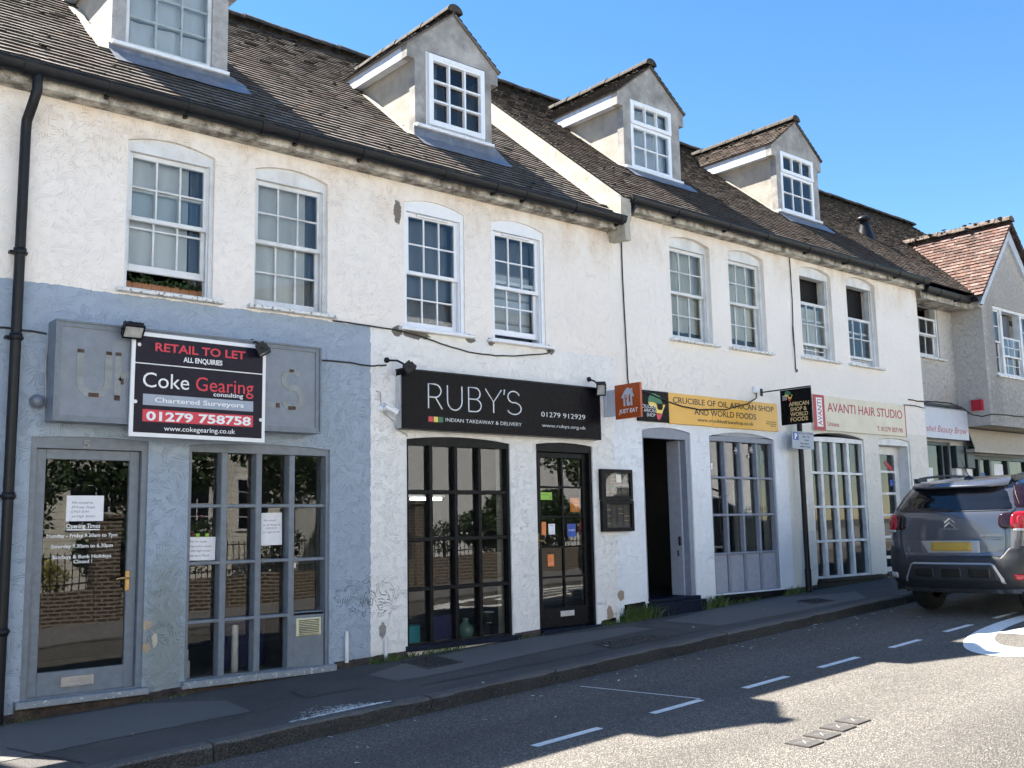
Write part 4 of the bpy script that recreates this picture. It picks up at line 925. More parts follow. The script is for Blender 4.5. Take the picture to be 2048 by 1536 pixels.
# bay eaves, gutters and red roof
m = MB(); m.box(XB1+.0, XS_-.12, -.10, -.08, 5.44, 5.62); m.box(XB1, XS_-.12, -.08, YC, 5.445, 5.465); m.box(XS_-.15, XS_-.13, -.32, -.08, 5.44, 5.62); m.box(XS_-.13, XS_-.001, -.32, -.10, 5.445, 5.465); m.build('eaves_board', M['soffit'], bC)
g1 = gutter(bC, 17.38, 19.06, -.165, 5.62, (17.9, 18.6))
m = MB(); prof = [(XS_-.21+.06*math.cos(PI+PI*t/10), 5.62+.08*math.sin(PI+PI*t/10)) for t in range(11)]
m.add([(a, y, c) for y in (-.36, -.10) for a, c in prof], [(t, t+1, 12+t, 11+t) for t in range(10)], 0, True); m.add([(a, -.36, c) for a, c in prof], [tuple(range(11))]); m.box(XS_-.28, XS_-.26, -.36, -.1, 5.60, 5.63); m.build('gutter', M['black_plastic'], bC)
m = MB(); xa, za, ze = 20.55, 7.34, 5.64; ev = Vector((xa-19.0, 0, za-ze)).normalized(); Ls = math.hypot(xa-19.0, za-ze)
tiles(m, (19.0, 2.6, ze), (0,-1,0), ev, 3.06, Ls, gauge=.105, wild=1.6)
e2 = Vector((-(xa-19.0), 0, za-ze)).normalized(); tiles(m, (2*xa-19.0, -.46, ze), (0,1,0), e2, 3.06, Ls, gauge=.105, wild=1.6)
ridge_caps(m, (xa, -.47, za+.02), (xa, 2.4, za+.02), .12)
for ee, x in ((ev, 19.0), (e2, 2*xa-19.0)): m.obox(Vector((x, -.44, ze-.02))+ee*Ls/2, ee*Ls/2, (0,.02,0), ee.cross(Vector((0,1,0)))*.014, 3)
rr_ = m.build('roof', T2, bC)
mo = MB()
for i in range(90): lump(mo, (xa-abs(random.gauss(0,.08)), U(-.4,2.4), za+.10-U(0,.03)), U(.02,.055))
tag(mo.build('moss', M['moss'], rr_), kind='stuff')
m = MB(); m.prism([[(19.10,5.50),(19.25,5.50),(19.32,5.62),(20.55,6.98),(21.8,5.62),(21.9,5.5),(22.0,5.5),(20.55,7.30)]], (0,0,0), EX, EZ, -.36, -.301); m.build('barge_board', M['fascia_blue'], bC)
# roof flue
fl = thing('roof_flue', (18.35, 1.48, 7.06), 'black roof flue with cowl standing on the tiles right of the dormers', 'flue')
m = MB(); m.lathe((18.35,1.48,6.95), [(.20,.0),(.16,.18),(.115,.32),(.10,.40)], 16); m.build('skirt', M['black_plastic'], fl)
m = MB(); m.lathe((18.35,1.48,7.34), [(.085,0),(.085,.10),(.0,.10)], 16); m.lathe((18.35,1.48,7.42), [(.0,.0),(.15,.01),(.15,.05),(.05,.11),(0,.12)], 16); m.build('cowl', M['black_plastic'], fl)
# rainwater downpipes
def downpipe(b, pts, r, clips, mat):
    m = MB(); m.tube(pts, r, 12); d = m.build('downpipe', mat, b)
    for x, y, z in clips:
        m = MB(); m.lathe((x, y, z-.03), [(r+.001,0),(r+.009,.004),(r+.009,.056),(r+.001,.06)], 14); m.box(x-.07, x+.07, y+.03, -.0, z-.012, z+.012); m.build('collar', mat, d)
    return d
downpipe(bA, [(2.318,-.245,5.36),(2.318,-.245,5.20),(2.30,-.19,5.08),(2.285,-.105,4.97),(2.285,-.09,4.88),(2.285,-.085,P(2.3)+.02)], .043, [(2.285,-.085,z) for z in (3.84, 3.12, 1.82, .75)], M['black_pipe'])
downpipe(bB, [(9.66,-.245,5.68),(9.66,-.245,5.60),(9.63,-.22,5.53),(9.56,-.20,5.48),(9.50,-.235,5.44),(9.47,-.245,5.43)], .034, [], M['black_plastic'])
# short pipe stubs low on the wall
for x, z0, z1 in ((5.93,P(5.93),.42), (5.47,P(5.47)+.05,.50), (9.33,P(9.33),.42)):
    m = MB(); m.tube([(x,-.02,z1),(x,-.022,z1-.06),(x,-.024,z0)], [.018,.022,.02], 8); m.build('pipe_stub', M['white_old'], bA)
# ------------------------------------------------------------------ signs
def poly(m, pts, y, th, mi=0): m.prism([pts], (0,0,0), EX, EZ, y, y+th, mi)
# grey light box with ghost letters
s1 = thing('sign_box', (3.8, 0, 2.434), 'long blue-grey sign box with faded rounded letters above the blue-grey shop', 'shop sign')
m = MB(); m.box(2.56, 5.06, -.17, -.0, 2.434, 3.285); m.build('case', M['lightgrey'], s1)
m = MB(); m.prism([[(2.56,2.434),(5.06,2.434),(5.06,3.285),(2.56,3.285)],[(2.615,2.487),(2.615,3.232),(5.005,3.232),(5.005,2.487)]], (0,0,0), EX, EZ, -.20, -.171)
m.box(2.57, 5.05, -.215, -.20, 2.434, 2.449); m.box(2.57, 5.05, -.215, -.20, 3.27, 3.285); m.box(2.56, 2.575, -.215, -.20, 2.434, 3.285); m.box(5.045, 5.06, -.215, -.20, 2.434, 3.285); m.build('rim', M['grey_joinery'], s1)
m = MB(); m.box(2.6, 5.02, -.188, -.1705, 2.48, 3.24); m.build('face', M['lightgrey'], s1)
def stroke(pts, w, y, th, mat, parent, nm='letter', closed=False):
    m = MB(); Pn = [Vector((a, 0, c)) for a, c in pts]; L = []; Rr = []
    for i, p in enumerate(Pn):
        t = (Pn[min(i+1, len(Pn)-1)]-Pn[max(i-1, 0)]).normalized(); nn = Vector((-t.z, 0, t.x))*w/2; L.append(p+nn); Rr.append(p-nn)
    vs = []
    for a, b in zip(L, Rr): vs += [(a.x, y, a.z), (b.x, y, b.z), (b.x, y+th, b.z), (a.x, y+th, a.z)]
    n = len(Pn); fs = []
    for i in range(n-1):
        for k in range(4): fs.append((i*4+k, i*4+(k+1) % 4, i*4+4+(k+1) % 4, i*4+4+k))
    fs += [(3,2,1,0), tuple(range(4*n-4, 4*n))]; m.add(vs, fs); return m.build(nm, mat, parent)
def arc(cx, cz, rx, rz, a0, a1, n=10): return [(cx+rx*math.cos(R(a0+(a1-a0)*i/n)), cz+rz*math.sin(R(a0+(a1-a0)*i/n))) for i in range(n+1)]
uu = stroke([(2.772,3.05),(2.772,2.80)]+arc(2.888,2.785,.117,.118,180,360)+[(3.005,2.80),(3.005,3.05)], .060, -.1925, .004, M['faded'], s1)
nn_ = stroke([(3.085,2.64),(3.085,3.05)], .058, -.1925, .004, M['faded'], s1); stroke([(3.11,2.80),(3.15,2.86),(3.26,2.88)], .05, -.1925, .004, M['faded'], s1)
stroke([(4.36,2.685),(4.615,2.685)], .05, -.1925, .004, M['faded'], s1)
stroke(arc(4.745,2.945,.085,.085,25,180,8)+arc(4.745,2.945,.085,.085,190,262,5)+arc(4.755,2.765,.095,.098,82,-90,10)+arc(4.755,2.765,.095,.098,-100,-160,4), .055, -.1925, .004, M['faded'], s1)
m = MB()
for x, z, w, h in ((2.888,2.668,.085,.035),(2.772,3.035,.055,.03),(3.005,3.035,.05,.03),(3.085,3.035,.05,.03),(3.085,2.655,.05,.045),(3.125,2.80,.025,.05),(4.60,2.685,.04,.045),(4.745,3.03,.05,.03),(4.75,2.668,.08,.035)): m.obox((x,-.1940,z), (w/2,0,0), (0,.001,0), (0,0,h/2))
m.build('tube_holders', M['rust'], s1)
# agents' board
s2 = thing('agent_board', (3.81, -.23, 2.323), 'dark board with white frame offering retail to let, fixed over the grey sign box', 'letting board')
m = MB(); m.prism([[(3.178,2.330),(4.444,2.320),(4.448,3.236),(3.183,3.246)]], (0,0,0), EX, EZ, -.240, -.220); m.build('board', M['sign_white'], s2)
m = MB(); poly(m, [(3.212,2.365),(4.412,2.356),(4.414,2.957),(3.214,2.964)], -.2425, .002); poly(m, [(3.214,2.974),(4.414,2.967),(4.416,3.202),(3.216,3.210)], -.2425, .002); m.build('dark_panel', M['navyink'], s2)
m = MB(); poly(m, [(3.289,2.605),(4.322,2.602),(4.322,2.698),(3.289,2.702)], -.2445, .0018); m.build('grey_band', M['greyblue'], s2)
m = MB(); poly(m, [(3.289,2.462),(4.322,2.459),(4.322,2.565),(3.289,2.568)], -.2445, .0018); m.build('red_band', M['red'], s2)
for s_, mt, x0, x1, z, c, bd in (('RETAIL TO LET','red',3.385,4.235,3.087,.076,.02), ('ALL ENQUIRIES','sign_white',3.642,4.01,3.010,.046,.025), ('Coke','sign_white',3.283,3.70,2.762,.138,0), ('Gearing','red',3.762,4.322,2.762,.132,0),
        ('consulting','sign_white',3.93,4.218,2.722,.040,.012), ('Chartered Surveyors','sign_white',3.393,4.227,2.634,.044,.012), ('01279 758758','sign_white',3.321,4.30,2.474,.078,.03), ('www.cokegearing.co.uk','sign_white',3.481,4.147,2.388,.045,.005)):
    lettering(s_, M[mt], s2, (0,-.2447,0), EX, EZ, x0, x1, z, c, bold=bd)
m = MB()
for x, z in ((3.245,3.13),(3.225,2.63),(4.40,2.53)): m.lathe((x,-.243,z), [(.017,0),(.015,-.004),(0,-.005)], 12, axis=(0,1,0))
m.build('fixing', M['sign_white'], s2)
# black sign
s3 = thing('shop_sign', (7.55, 0, 2.539), 'long glossy black sign of the takeaway with thin white letters', 'shop sign')
m = MB(); m.box(6.083, 9.028, -.12, 0, 2.539, 3.168); m.build('panel', M['black_sign'], s3)
m = MB(); m.box(6.074, 6.0828, -.10, 0, 2.545, 3.11); m.build('end_plate', M['silver'], s3)
m = MB(); m.box(6.075, 9.036, -.128, -.0, 3.1685, 3.182); m.box(9.0285, 9.036, -.126, 0, 2.535, 3.168); m.build('trim', M['black_plastic'], s3)
def thin(paths, nm):
    m = MB()
    for p in paths: m.tube([(a, -.1225, c) for a, c in p], .0078, 6)
    m.build(nm, M['sign_white'], s3)
z0, z1 = 2.772, 3.040; zm = (z0+z1)/2
thin([[(6.417,z0),(6.417,z1),(6.50,z1)]+arc(6.50,z1-.072,.085,.072,90,-90,10)+[(6.417,z1-.144)], [(6.51,z1-.144),(6.60,z0)]], 'letter')
thin([[(6.672,z1),(6.672,z0+.1)]+arc(6.772,z0+.1,.10,.10,180,360,12)+[(6.872,z1)]], 'letter')
thin([[(6.965,z0),(6.965,z1),(7.06,z1)]+arc(7.06,z1-.065,.068,.065,90,-90,10)+[(6.965,z1-.13)], [(7.06,z1-.13)]+arc(7.06,z0+.069,.082,.069,90,-90,10)+[(6.965,z0)]], 'letter')
thin([[(7.205,z1),(7.322,zm-.01),(7.44,z1)], [(7.322,zm-.01),(7.322,z0)]], 'letter'); thin([[(7.487,z1+.01),(7.478,z1-.05)]], 'letter')
thin([arc(7.625,z1-.067,.088,.067,20,270,14)+arc(7.63,z0+.069,.105,.069,90,-160,14)], 'letter')
for mt, x in (('red',6.416),('yel2',6.485),('green',6.553)):
    m = MB(); m.box(x, x+.058, -.1225, -.1201, 2.629, 2.686); m.build('colour_square', M[mt], s3)
for s_, x0, x1, z, c in (('INDIAN TAKEAWAY & DELIVERY',6.645,7.739,2.641,.042), ('01279 912929',8.05,8.771,2.772,.062), ('www.rubys.org.uk',8.058,8.774,2.652,.042)): lettering(s_, M['sign_white'], s3, (0,-.1205,0), EX, EZ, x0, x1, z, c, bold=-.008)
# amber sign
s4 = thing('shop_sign', (11.35, 0, 2.82), 'long amber sign of the African food shop with a black panel and map emblem', 'shop sign')
m = MB(); m.bbox(10.432, 11.337, -.035, -.0, 2.819, 3.232, .004); m.bbox(11.340, 12.875, -.035, -.0, 2.817, 3.230, .004); m.build('amber_panel', M['yellow'], s4)
m = MB(); m.bbox(9.83, 10.430, -.035, -.0, 2.825, 3.236, .004); m.build('black_panel', M['black_sign'], s4)
for s_, x0, x1, z, c in (('CRUCIBLE OF OIL AFRICAN SHOP',10.515,12.785,3.103,.083), ('AND WORLD FOODS',10.95,12.342,2.966,.086), ('www.crucibleafricanshop.co.uk',11.015,12.272,2.876,.050)): lettering(s_, M['ink'], s4, (0,-.0352,0), EX, EZ, x0, x1, z, c, bold=.012)
for s_, z in (('7 Newtown Road',2.945),('Bishop\'s Stortford',2.915),('CM23 3SA',2.885)): lettering(s_, M['ink'], s4, (0,-.0352,0), EX, EZ, 12.58 if z > 2.89 else 12.68, 12.825, z, .018, bold=.01)
def africa(parent, fr, sc):
    """green, amber and red continent emblem; fr(a,b) maps unit square to the sign face"""
    g = [(.00,.66),(.02,.80),(.12,.92),(.22,.96),(.27,1.0),(.37,.97),(.42,1.0),(.50,.95),(.62,.93),(.70,.92),(.74,.80),(.80,.70),(.84,.62),(.52,.62),(.45,.66),(.30,.66)]
    y = [(.00,.655),(.30,.655),(.44,.63),(.50,.56),(.53,.42),(.60,.38),(.78,.38),(.84,.44),(.86,.52),(.86,.60),(.92,.58),(1.0,.60),(.95,.50),(.86,.36),(.82,.30),(.80,.24),(.44,.26),(.46,.36),(.42,.46),(.32,.50),(.12,.50),(.04,.56)]
    r = [(.45,.235),(.80,.225),(.78,.16),(.72,.10),(.66,.03),(.58,.0),(.52,.04),(.48,.13)]
    for nm, pts, mt in (('green_part', g, 'green'), ('amber_part', y, 'yel2'), ('red_part', r, 'red')):
        o, ex, ez = fr; m = MB(); m.prism([[(a*sc[0], b*sc[1]) for a, b in pts]], o, ex, ez, -.0015, 0); m.build('emblem', M[mt], parent)
africa(s4, ((10.02,-.0355,2.853), EX, EZ), (.335,.352))
for s_, x0, x1, z in (('CRUCIBLE',9.895,10.155,3.000),('AFRICAN',9.93,10.155,2.945),('SHOP',9.985,10.15,2.888)): lettering(s_, M['sign_white'], s4, (0,-.037,0), EX, EZ, x0, x1, z, .048, bold=-.005)
# ivory sign
s5 = thing('shop_sign', (15.2, 0, 2.89), 'ivory hair studio sign with dark red letters and red end panel', 'shop sign')
m = MB(); m.bbox(13.83, 16.61, -.035, 0, 2.893, 3.442, .004); m.build('panel', M['ivory'], s5)
m = MB(); m.box(13.82, 14.135, -.0375, -.0352, 2.888, 3.446); m.build('red_panel', M['crimson'], s5)
m = MB(); m.box(16.59, 16.615, -.0375, -.0352, 2.888, 3.446); m.build('red_edge', M['crimson'], s5)
m = MB(); m.box(13.905, 14.065, -.0395, -.0377, 2.945, 3.40); m.build('white_panel', M['sign_white'], s5)
lettering('AVANTI', M['crimson'], s5, (0,-.0395,0), EZ, (-1,0,0), 2.965, 3.375, -14.045, .115, bold=.01)
for s_, x0, x1, z, c in (('AVANTI HAIR STUDIO',14.215,16.505,3.198,.150), ('Unisex',14.195,14.525,2.968,.075), ('T: 01279 507190',15.66,16.48,2.958,.080)): lettering(s_, M['crimson'], s5, (0,-.0352,0), EX, EZ, x0, x1, z, c, bold=.008)
# pale recessed sign
s6 = thing('shop_sign', (18.3, .3, 2.944), 'pale beauty shop sign with flowing letters, recessed beside the gable bay', 'shop sign')
m = MB(); m.box(17.37, 19.22, .12, .299, 2.944, 3.50); m.build('panel', M['palesign'], s6)
lettering('Heshel Beauty Brow', M['crimson'], s6, (0,.1195,0), EX, EZ, 17.36, 19.14, 3.055, .125, shear=.35, bold=-.006)
boxobj('strip_light', (17.5, 18.9, .05, .12, 3.52, 3.565), M['black_plastic'], s6)
# projecting orange sign
s7 = thing('projecting_sign', (9.23, 0, 2.79), 'square orange food delivery sign projecting from the wall beside the black sign', 'projecting sign', 'projecting shop signs')
m = MB(); m.box(9.225, 9.262, -.62, -.20, 2.79, 3.215); m.build('panel', M['orange'], s7)
m = MB(); m.box(9.238, 9.244, -.20, 0, 2.835, 3.17); m.box(9.222, 9.238, -.035, -.001, 2.835, 3.17); m.build('bracket', M['palesign'], s7)
OJ, EXJ = (9.2248, 0, 0), (0,-1,0)
m = MB()
house = [(.298,3.045),(.340,3.045),(.343,2.945),(.372,2.94),(.374,3.02),(.361,3.035),(.361,3.085),(.371,3.085),(.371,3.04),(.380,3.04),(.380,3.085),(.390,3.085),(.390,3.04),(.400,3.04),(.400,3.085),(.410,3.085),(.410,3.035),(.395,3.02),(.397,2.942),(.452,2.942),(.452,2.985),(.430,2.99),(.432,3.06),(.452,3.10),(.458,3.06),(.462,2.943),(.492,2.943),(.488,3.05),(.526,3.05),(.500,3.10),(.494,3.155),(.468,3.155),(.466,3.14),(.432,3.168),(.40,3.16),(.36,3.125)]
m.prism([house], OJ, EXJ, EZ, -.0015, 0); m.build('emblem', M['palesign'], s7)
lettering('JUST EAT', M['sign_white'], s7, OJ, EXJ, EZ, .258, .580, 2.857, .052, bold=.022, shear=.12)
# projecting black sign
s8 = thing('projecting_sign', (12.54, 0, 2.866), 'black African shop sign with gold letters projecting above the parking sign post', 'projecting sign', 'projecting shop signs')
m = MB(); m.box(12.535, 12.56, -.84, -.335, 2.866, 3.37); m.build('panel', M['black_sign'], s8)
m = MB(); m.tube([(12.548,-.0,3.385),(12.548,-.84,3.385)], .010, 8); m.box(12.52,12.575,-.01,0,3.33,3.44); m.build('bracket', M['black_plastic'], s8)
OK_ = (12.5348, 0, 0)
for s_, x0, x1, z in (('AFRICAN',.475,.805,3.128),('SHOP &',.495,.765,3.054),('WORLD',.49,.782,2.980),('FOODS',.49,.777,2.907)): lettering(s_, M['gold'], s8, OK_, EXJ, EZ, x0, x1, z, .058, bold=.018)
africa(s8, ((12.5346,-.41,3.20), EXJ, EZ), (.135,.155))
for s_, z in (('CRUCIBLE',3.272),('AFRICAN',3.247),('SHOP',3.222)): lettering(s_, M['sign_white'], s8, (12.533,0,0), EXJ, EZ, .372, .45, z, .02)
# parking sign on its post
px, py = 13.29, -.125
s9 = thing('sign_post', (px, py, P(px)), 'black post with a grey parking times plate beside the white paned window', 'sign post')
m = MB(); m.tube([(px,py,P(px)-.05),(px,py,3.05)], .040, 14); m.lathe((px,py,3.05), [(.040,0),(.044,.01),(.03,.035),(0,.04)], 14); m.tube([(px,py,P(px)-.02),(px,py,P(px)+.34)], .048, 14); m.build('pole', M['black_pipe'], s9)
m = MB(); m.bbox(12.99, 13.552, -.188, -.180, 2.558, 2.822, .003); m.build('plate', M['greyblue'], s9)
plm = M['sign_white']
m = MB(); m.box(13.015, 13.155, -.1895, -.1882, 2.69, 2.805); m.build('blue_square', M['bluest'], s9)
lettering('P', plm, s9, (0,-.190,0), EX, EZ, 13.055, 13.12, 2.705, .085, bold=.03)
for s_, x0, x1, z in (('8.30 am - 6.30 pm',13.175,13.535,2.785),('Mon - Sat',13.26,13.44,2.735),('1 hour',13.30,13.42,2.685),('No return',13.20,13.42,2.632),('within 1 hour',13.17,13.45,2.585)): lettering(s_, M['ink'], s9, (0,-.1885,0), EX, EZ, x0, x1, z, .027, bold=.008)
boxobj('clip', (13.235, 13.345, -.180, -.164, 2.67, 2.70), M['black_plastic'], s9)
boxobj('sticker', (13.30, 13.335, -.167, -.165, 1.75, 1.80), M['sign_white'], s9)
# menu cases
def menu(z0, z1, label, x0=9.088, rows=3, sheet=True):
    t = thing('menu_case', (9.38, 0, z0), label, 'menu case', 'framed menu cases')
    m = MB(); x1 = x0+.562; m.prism([[(x0,z0),(x1,z0),(x1,z1),(x0,z1)],[(x0+.075,z0+.045),(x0+.075,z1-.045),(x1-.04,z1-.045),(x1-.04,z0+.045)]], (0,0,0), EX, EZ, -.055, -.004); m.build('frame', M['black_joinery'], t)
    m = MB(); m.box(x0+.07, x1-.035, -.022, -.006, z0+.04, z1-.04); m.build('menu_sheet', M['menu'], t)
    m = MB(); n = 4; w = (x1-x0-.125)/n
    for i in range(n):
        zz = z1-.065
        while zz > z0+.06:
            hd = random.random() < .12; m.box(x0+.083+i*w, x0+.083+i*w+w*(.8 if hd else U(.5,.75)), -.0232, -.0222, zz-(.009 if hd else .0035), zz, 1 if hd else 0); zz -= .018 if hd else .0125
    m.build('menu_text', [M['menuink'], M['gold']], t)
    if sheet:
        q = MB(); q.box(x0+.295, x0+.385, -.0245, -.0234, z1-.16, z1-.06); q.build('white_slip', M['paper'], t)
        q = MB(); q.box(x0+.20, x0+.27, -.0245, -.0234, z0+.15, z0+.185); q.build('sticker', M['green'], t)
    pane(x0+.07, x1-.035, z0+.04, z1-.04, -.040, M['glass_old'], t)
M['menu'] = plain('menu_sheet', (0.085,0.075,0.075), 0.6); M['menuink'] = plain('menu_text', (0.30,0.28,0.27), 0.6)
menu(1.80, 2.183, 'upper black framed menu case with a white slip, beside the open doorway'); menu(1.412, 1.796, 'lower black framed menu case without a slip, beside the open doorway', 9.096, sheet=False)
# ------------------------------------------------------------------ small fittings
def flood(c, d, w, h, arm, label, up=True):
    """floodlight: finned housing at c aimed along d, on a stirrup from arm"""
    c, d = Vector(c), Vector(d).normalized(); sx = d.cross(Vector((0,0,1))).normalized(); uz = sx.cross(d)
    t = thing('floodlight', c, label, 'floodlight', 'floodlights over the shop signs')
    m = MB(); m.obox(c-d*.012, sx*w, uz*h, d*.028)
    for i in range(5): m.obox(c-d*.055+sx*(w*.7*(i/2-1)), sx*.004, uz*h*.8, d*.018)
    for s in (-1, 1): m.obox(c+sx*s*w*.97+d*.02, sx*.006, uz*h, d*.012); m.obox(c+uz*s*h*.97+d*.02, sx*w, uz*.006, d*.012)
    m.build('housing', M['black_plastic'], t)
    m = MB(); m.obox(c+d*.019, sx*w*.9, uz*h*.88, d*.002); m.build('lens', M['lens'], t)
    a = Vector(arm); m = MB(); b = c-d*.03; m.tube([a, (a+b)/2+Vector((0,0,.03 if up else -.02)), b], .011, 8)
    for s in (-1, 1): m.tube([b, c+sx*s*(w+.012)-d*.02, c+sx*s*(w+.012)], .006, 6)
    m.lathe(a+Vector((0,.0,0)), [(.03,0),(.03,-.02),(0,-.022)], 12, axis=(0,1,0)); m.build('stirrup', M['black_plastic'], t)
flood((3.165,-.30,3.235), (-.05,-.75,-.66), .085, .062, (3.18,-.17,3.31), 'black floodlight with a pale lens above the left end of the letting board')
flood((4.385,-.31,3.175), (.45,-.25,-.86), .085, .055, (4.33,-.17,3.27), 'black floodlight seen edge-on above the right end of the letting board')
flood((6.10,-.24,3.16), (.55,-.35,-.76), .085, .055, (5.96,-.0,3.27), 'black floodlight on a tall arm at the left end of the black sign')
flood((8.96,-.22,3.155), (-.5,-.62,-.60), .055, .08, (8.97,-.0,3.30), 'black floodlight with a pale lens at the right end of the black sign')
t = thing('security_camera', (5.94, 0, 2.74), 'small white security camera on the wall at the left of the black sign', 'security camera')
m = MB(); m.lathe((5.90,-.001,2.75), [(.045,0),(.04,-.02),(.015,-.03),(0,-.032)], 14, axis=(0,1,0)); m.tube([(5.90,-.03,2.75),(5.92,-.07,2.73)], .012, 8); m.build('mount', M['upvc'], t)
m = MB(); m.tube([(5.90,-.07,2.765),(6.03,-.10,2.70)], .026, 14); m.obox((5.965,-.085,2.762), (.075,-.016,-.036), (0,.028,0), (.002,0,.004)); m.build('body', M['upvc'], t)
m = MB(); m.tube([(6.0305,-.1002,2.6997),(6.034,-.101,2.698)], .018, 12); m.build('lens', M['ink'], t)
t = thing('alarm_sounder', (2.49, 0, 2.56), 'round grey alarm sounder with looped cable left of the grey sign box', 'alarm sounder')
m = MB(); m.lathe((2.488,-.0,2.606), [(.058,0),(.058,-.03),(.044,-.05),(.044,-.075),(0,-.08)], 20, axis=(0,1,0)); m.build('body', M['lightgrey'], t)
m = MB(); m.tube([(2.45,-.02,2.56),(2.50,-.025,2.545),(2.55,-.025,2.58),(2.556,-.02,2.68),(2.545,-.015,2.95),(2.555,-.015,3.11),(2.60,-.03,3.17)], .007, 6); m.build('cable', M['cable_grey'], t)
t = thing('junction_box', (12.39, 0, 3.37), 'small white junction box above the right end of the amber sign', 'junction box')
m = MB(); m.bbox(12.34, 12.44, -.05, 0, 3.365, 3.455, .008); m.build('box', M['upvc'], t); m = MB(); m.bbox(12.36,12.42,-.054,-.05,3.385,3.44,.003); m.build('cover', M['sign_white'], t)
t = thing('alarm_box', (XS_, -.09, 3.47), 'bright red alarm box on the side of the gable bay', 'alarm box')
m = MB(); m.obox((XS_-.045,-.085,3.595), (.044,0,0), (0,.10,0), (0,0,.105)); m.build('case', M['alarm'], t); m = MB(); m.obox((XS_-.04,-.085,3.478), (.036,0,0), (0,.085,0), (0,0,.010)); m.build('base', M['lens'], t)
def cable(pts, r, label, mat='cable', y=-.016):
    m = MB(); pp = []
    q = [(p[0], p[2] if len(p) > 2 else y, p[1]) for p in pts]
    for a, b in zip(q[:-1], q[1:]):
        for k in range(4): t = k/4; pp.append((a[0]+(b[0]-a[0])*t, a[1]+(b[1]-a[1])*t+U(-.003,.003), a[2]+(b[2]-a[2])*t+U(-.004,.004)))
    pp.append(q[-1]); m.tube(pp, r, 6); o = m.build('cable', M[mat]); tag(o, label, 'cable', 'cables on the facade')
cable([(1.0,3.20),(2.1,3.193),(2.24,3.198),(2.33,3.195),(2.54,3.185)], .008, 'black cable running behind the downpipe to the grey sign box')
cable([(5.07,3.20),(5.51,3.199),(5.757,3.189),(5.95,3.215)], .008, 'black cable from the grey sign box to the black sign')
cable([(5.3,3.618),(5.9,3.613),(6.21,3.600),(6.42,3.567),(6.75,3.505),(7.05,3.462),(7.46,3.455),(7.8,3.487),(8.27,3.561),(8.32,3.606)], .008, 'black cable sagging below the two white plastic windows')
cable([(9.64,5.41),(9.64,4.67),(9.67,3.35),(9.68,3.24)], .009, 'thin black cable dropping from the gutter to the orange sign')
cable([(13.45,5.60),(13.455,4.9),(13.44,4.5),(13.445,3.80),(13.46,3.765),(13.485,3.775),(13.48,3.81)], .008, 'black cable hanging from the gutter with a hooked end')
cable([(13.45,4.6),(13.425,4.45),(13.43,4.2),(13.445,4.1)], .006, 'short slack loop beside the hanging cable')
cable([(9.9,3.225,-.045),(10.41,3.109,-.05),(10.7,3.06,-.055),(11.03,3.035,-.06),(11.62,3.07,-.055),(12.15,3.188,-.05),(12.36,3.284,-.045),(12.39,3.372,-.03)], .009, 'black cable sagging across the face of the amber sign')
cable([(16.8,3.56),(17.1,3.55),(17.35,3.555),(17.6,3.60,.28),(18.4,3.65,.285),(18.95,3.655,.285),(19.24,3.58,.22),(19.25,3.44,.06),(19.255,3.38,-.14),(19.26,3.41,-.315),(19.8,3.43,-.315),(20.7,3.43,-.315),(21.9,3.41,-.315)], .011, 'thick black cable looping round the gable bay below the red alarm box')
cable([(16.6,3.452,-.03),(17.0,3.455,-.02),(17.35,3.44,-.015)], .008, 'short black cable at the right end of the ivory sign')
m = MB(); m.tube([(5.82,-.02,2.93),(5.87,-.02,2.92),(5.88,-.02,2.80),(5.90,-.02,2.72),(6.0,-.03,2.64),(6.04,-.03,2.62),(6.06,-.02,2.55),(6.2,-.02,2.49),(6.22,-.01,2.47)], .005, 6); tag(m.build('cable', M['cable_grey']), 'thin grey wire running past the white security camera', 'cable', 'cables on the facade')
# ------------------------------------------------------------------ notices and stickers on the glass
def note(x0, x1, z0, z1, y, mat, label, lines=(), tilt=0.0, cat='notice', ink='penink', grp=None, shear=.25):
    c = ((x0+x1)/2, y, (z0+z1)/2); t = thing('paper_notice' if mat == 'paper' else 'sticker', c, label, cat, grp); m = MB(); ct, st = math.cos(R(tilt)), math.sin(R(tilt)); hx, hz = (x1-x0)/2, (z1-z0)/2
    ex, ez = Vector((ct,0,st)), Vector((-st,0,ct)); m.prism([[(-hx,-hz),(hx,-hz),(hx,hz),(-hx,hz)]], c, ex, ez, 0, .001); m.build('sheet', M[mat], t)
    for s_, a, b, z, h in lines: lettering(s_, M[ink], t, Vector(c)+Vector((0,-.0004,0)), ex, ez, -hx+a*(x1-x0), -hx+b*(x1-x0), -hz+z*(z1-z0), h, shear=shear, bold=-.004, ext=.0004)
note(2.79, 3.10, 1.615, 1.832, .0865, 'paper', 'white handwritten notice on the glass of the blue-grey shop door', (('We moved to',.14,.7,.68,.022),('29 Potter Street',.13,.76,.5,.022),('CM23 3UH',.13,.6,.33,.020),('on High Street.',.15,.78,.15,.022)), 0)
note(3.86, 4.14, 1.247, 1.459, .112, 'paper', 'handwritten notice in the left column of the blue-grey shop window', (("We're now",.05,.7,.76,.022),('prepared to move',.05,.85,.56,.021),('to the high street',.05,.82,.37,.021),('Opening in March',.05,.8,.16,.022)), -1)
note(4.60, 4.82, 1.365, 1.675, .112, 'paper', 'tall handwritten notice in the third column of the blue-grey shop window', (('We moved',.12,.7,.74,.020),('to 29 Potter St',.1,.92,.6,.018),('CM23 3UH',.2,.75,.5,.016),('on High Street',.08,.9,.38,.018)), 1)
boxobj('sticker', (4.935, 4.975, .111, .1125, 1.142, 1.185), M['paper'], None, label='tiny white square sticker in the right column of the blue-grey shop window', cat='sticker')
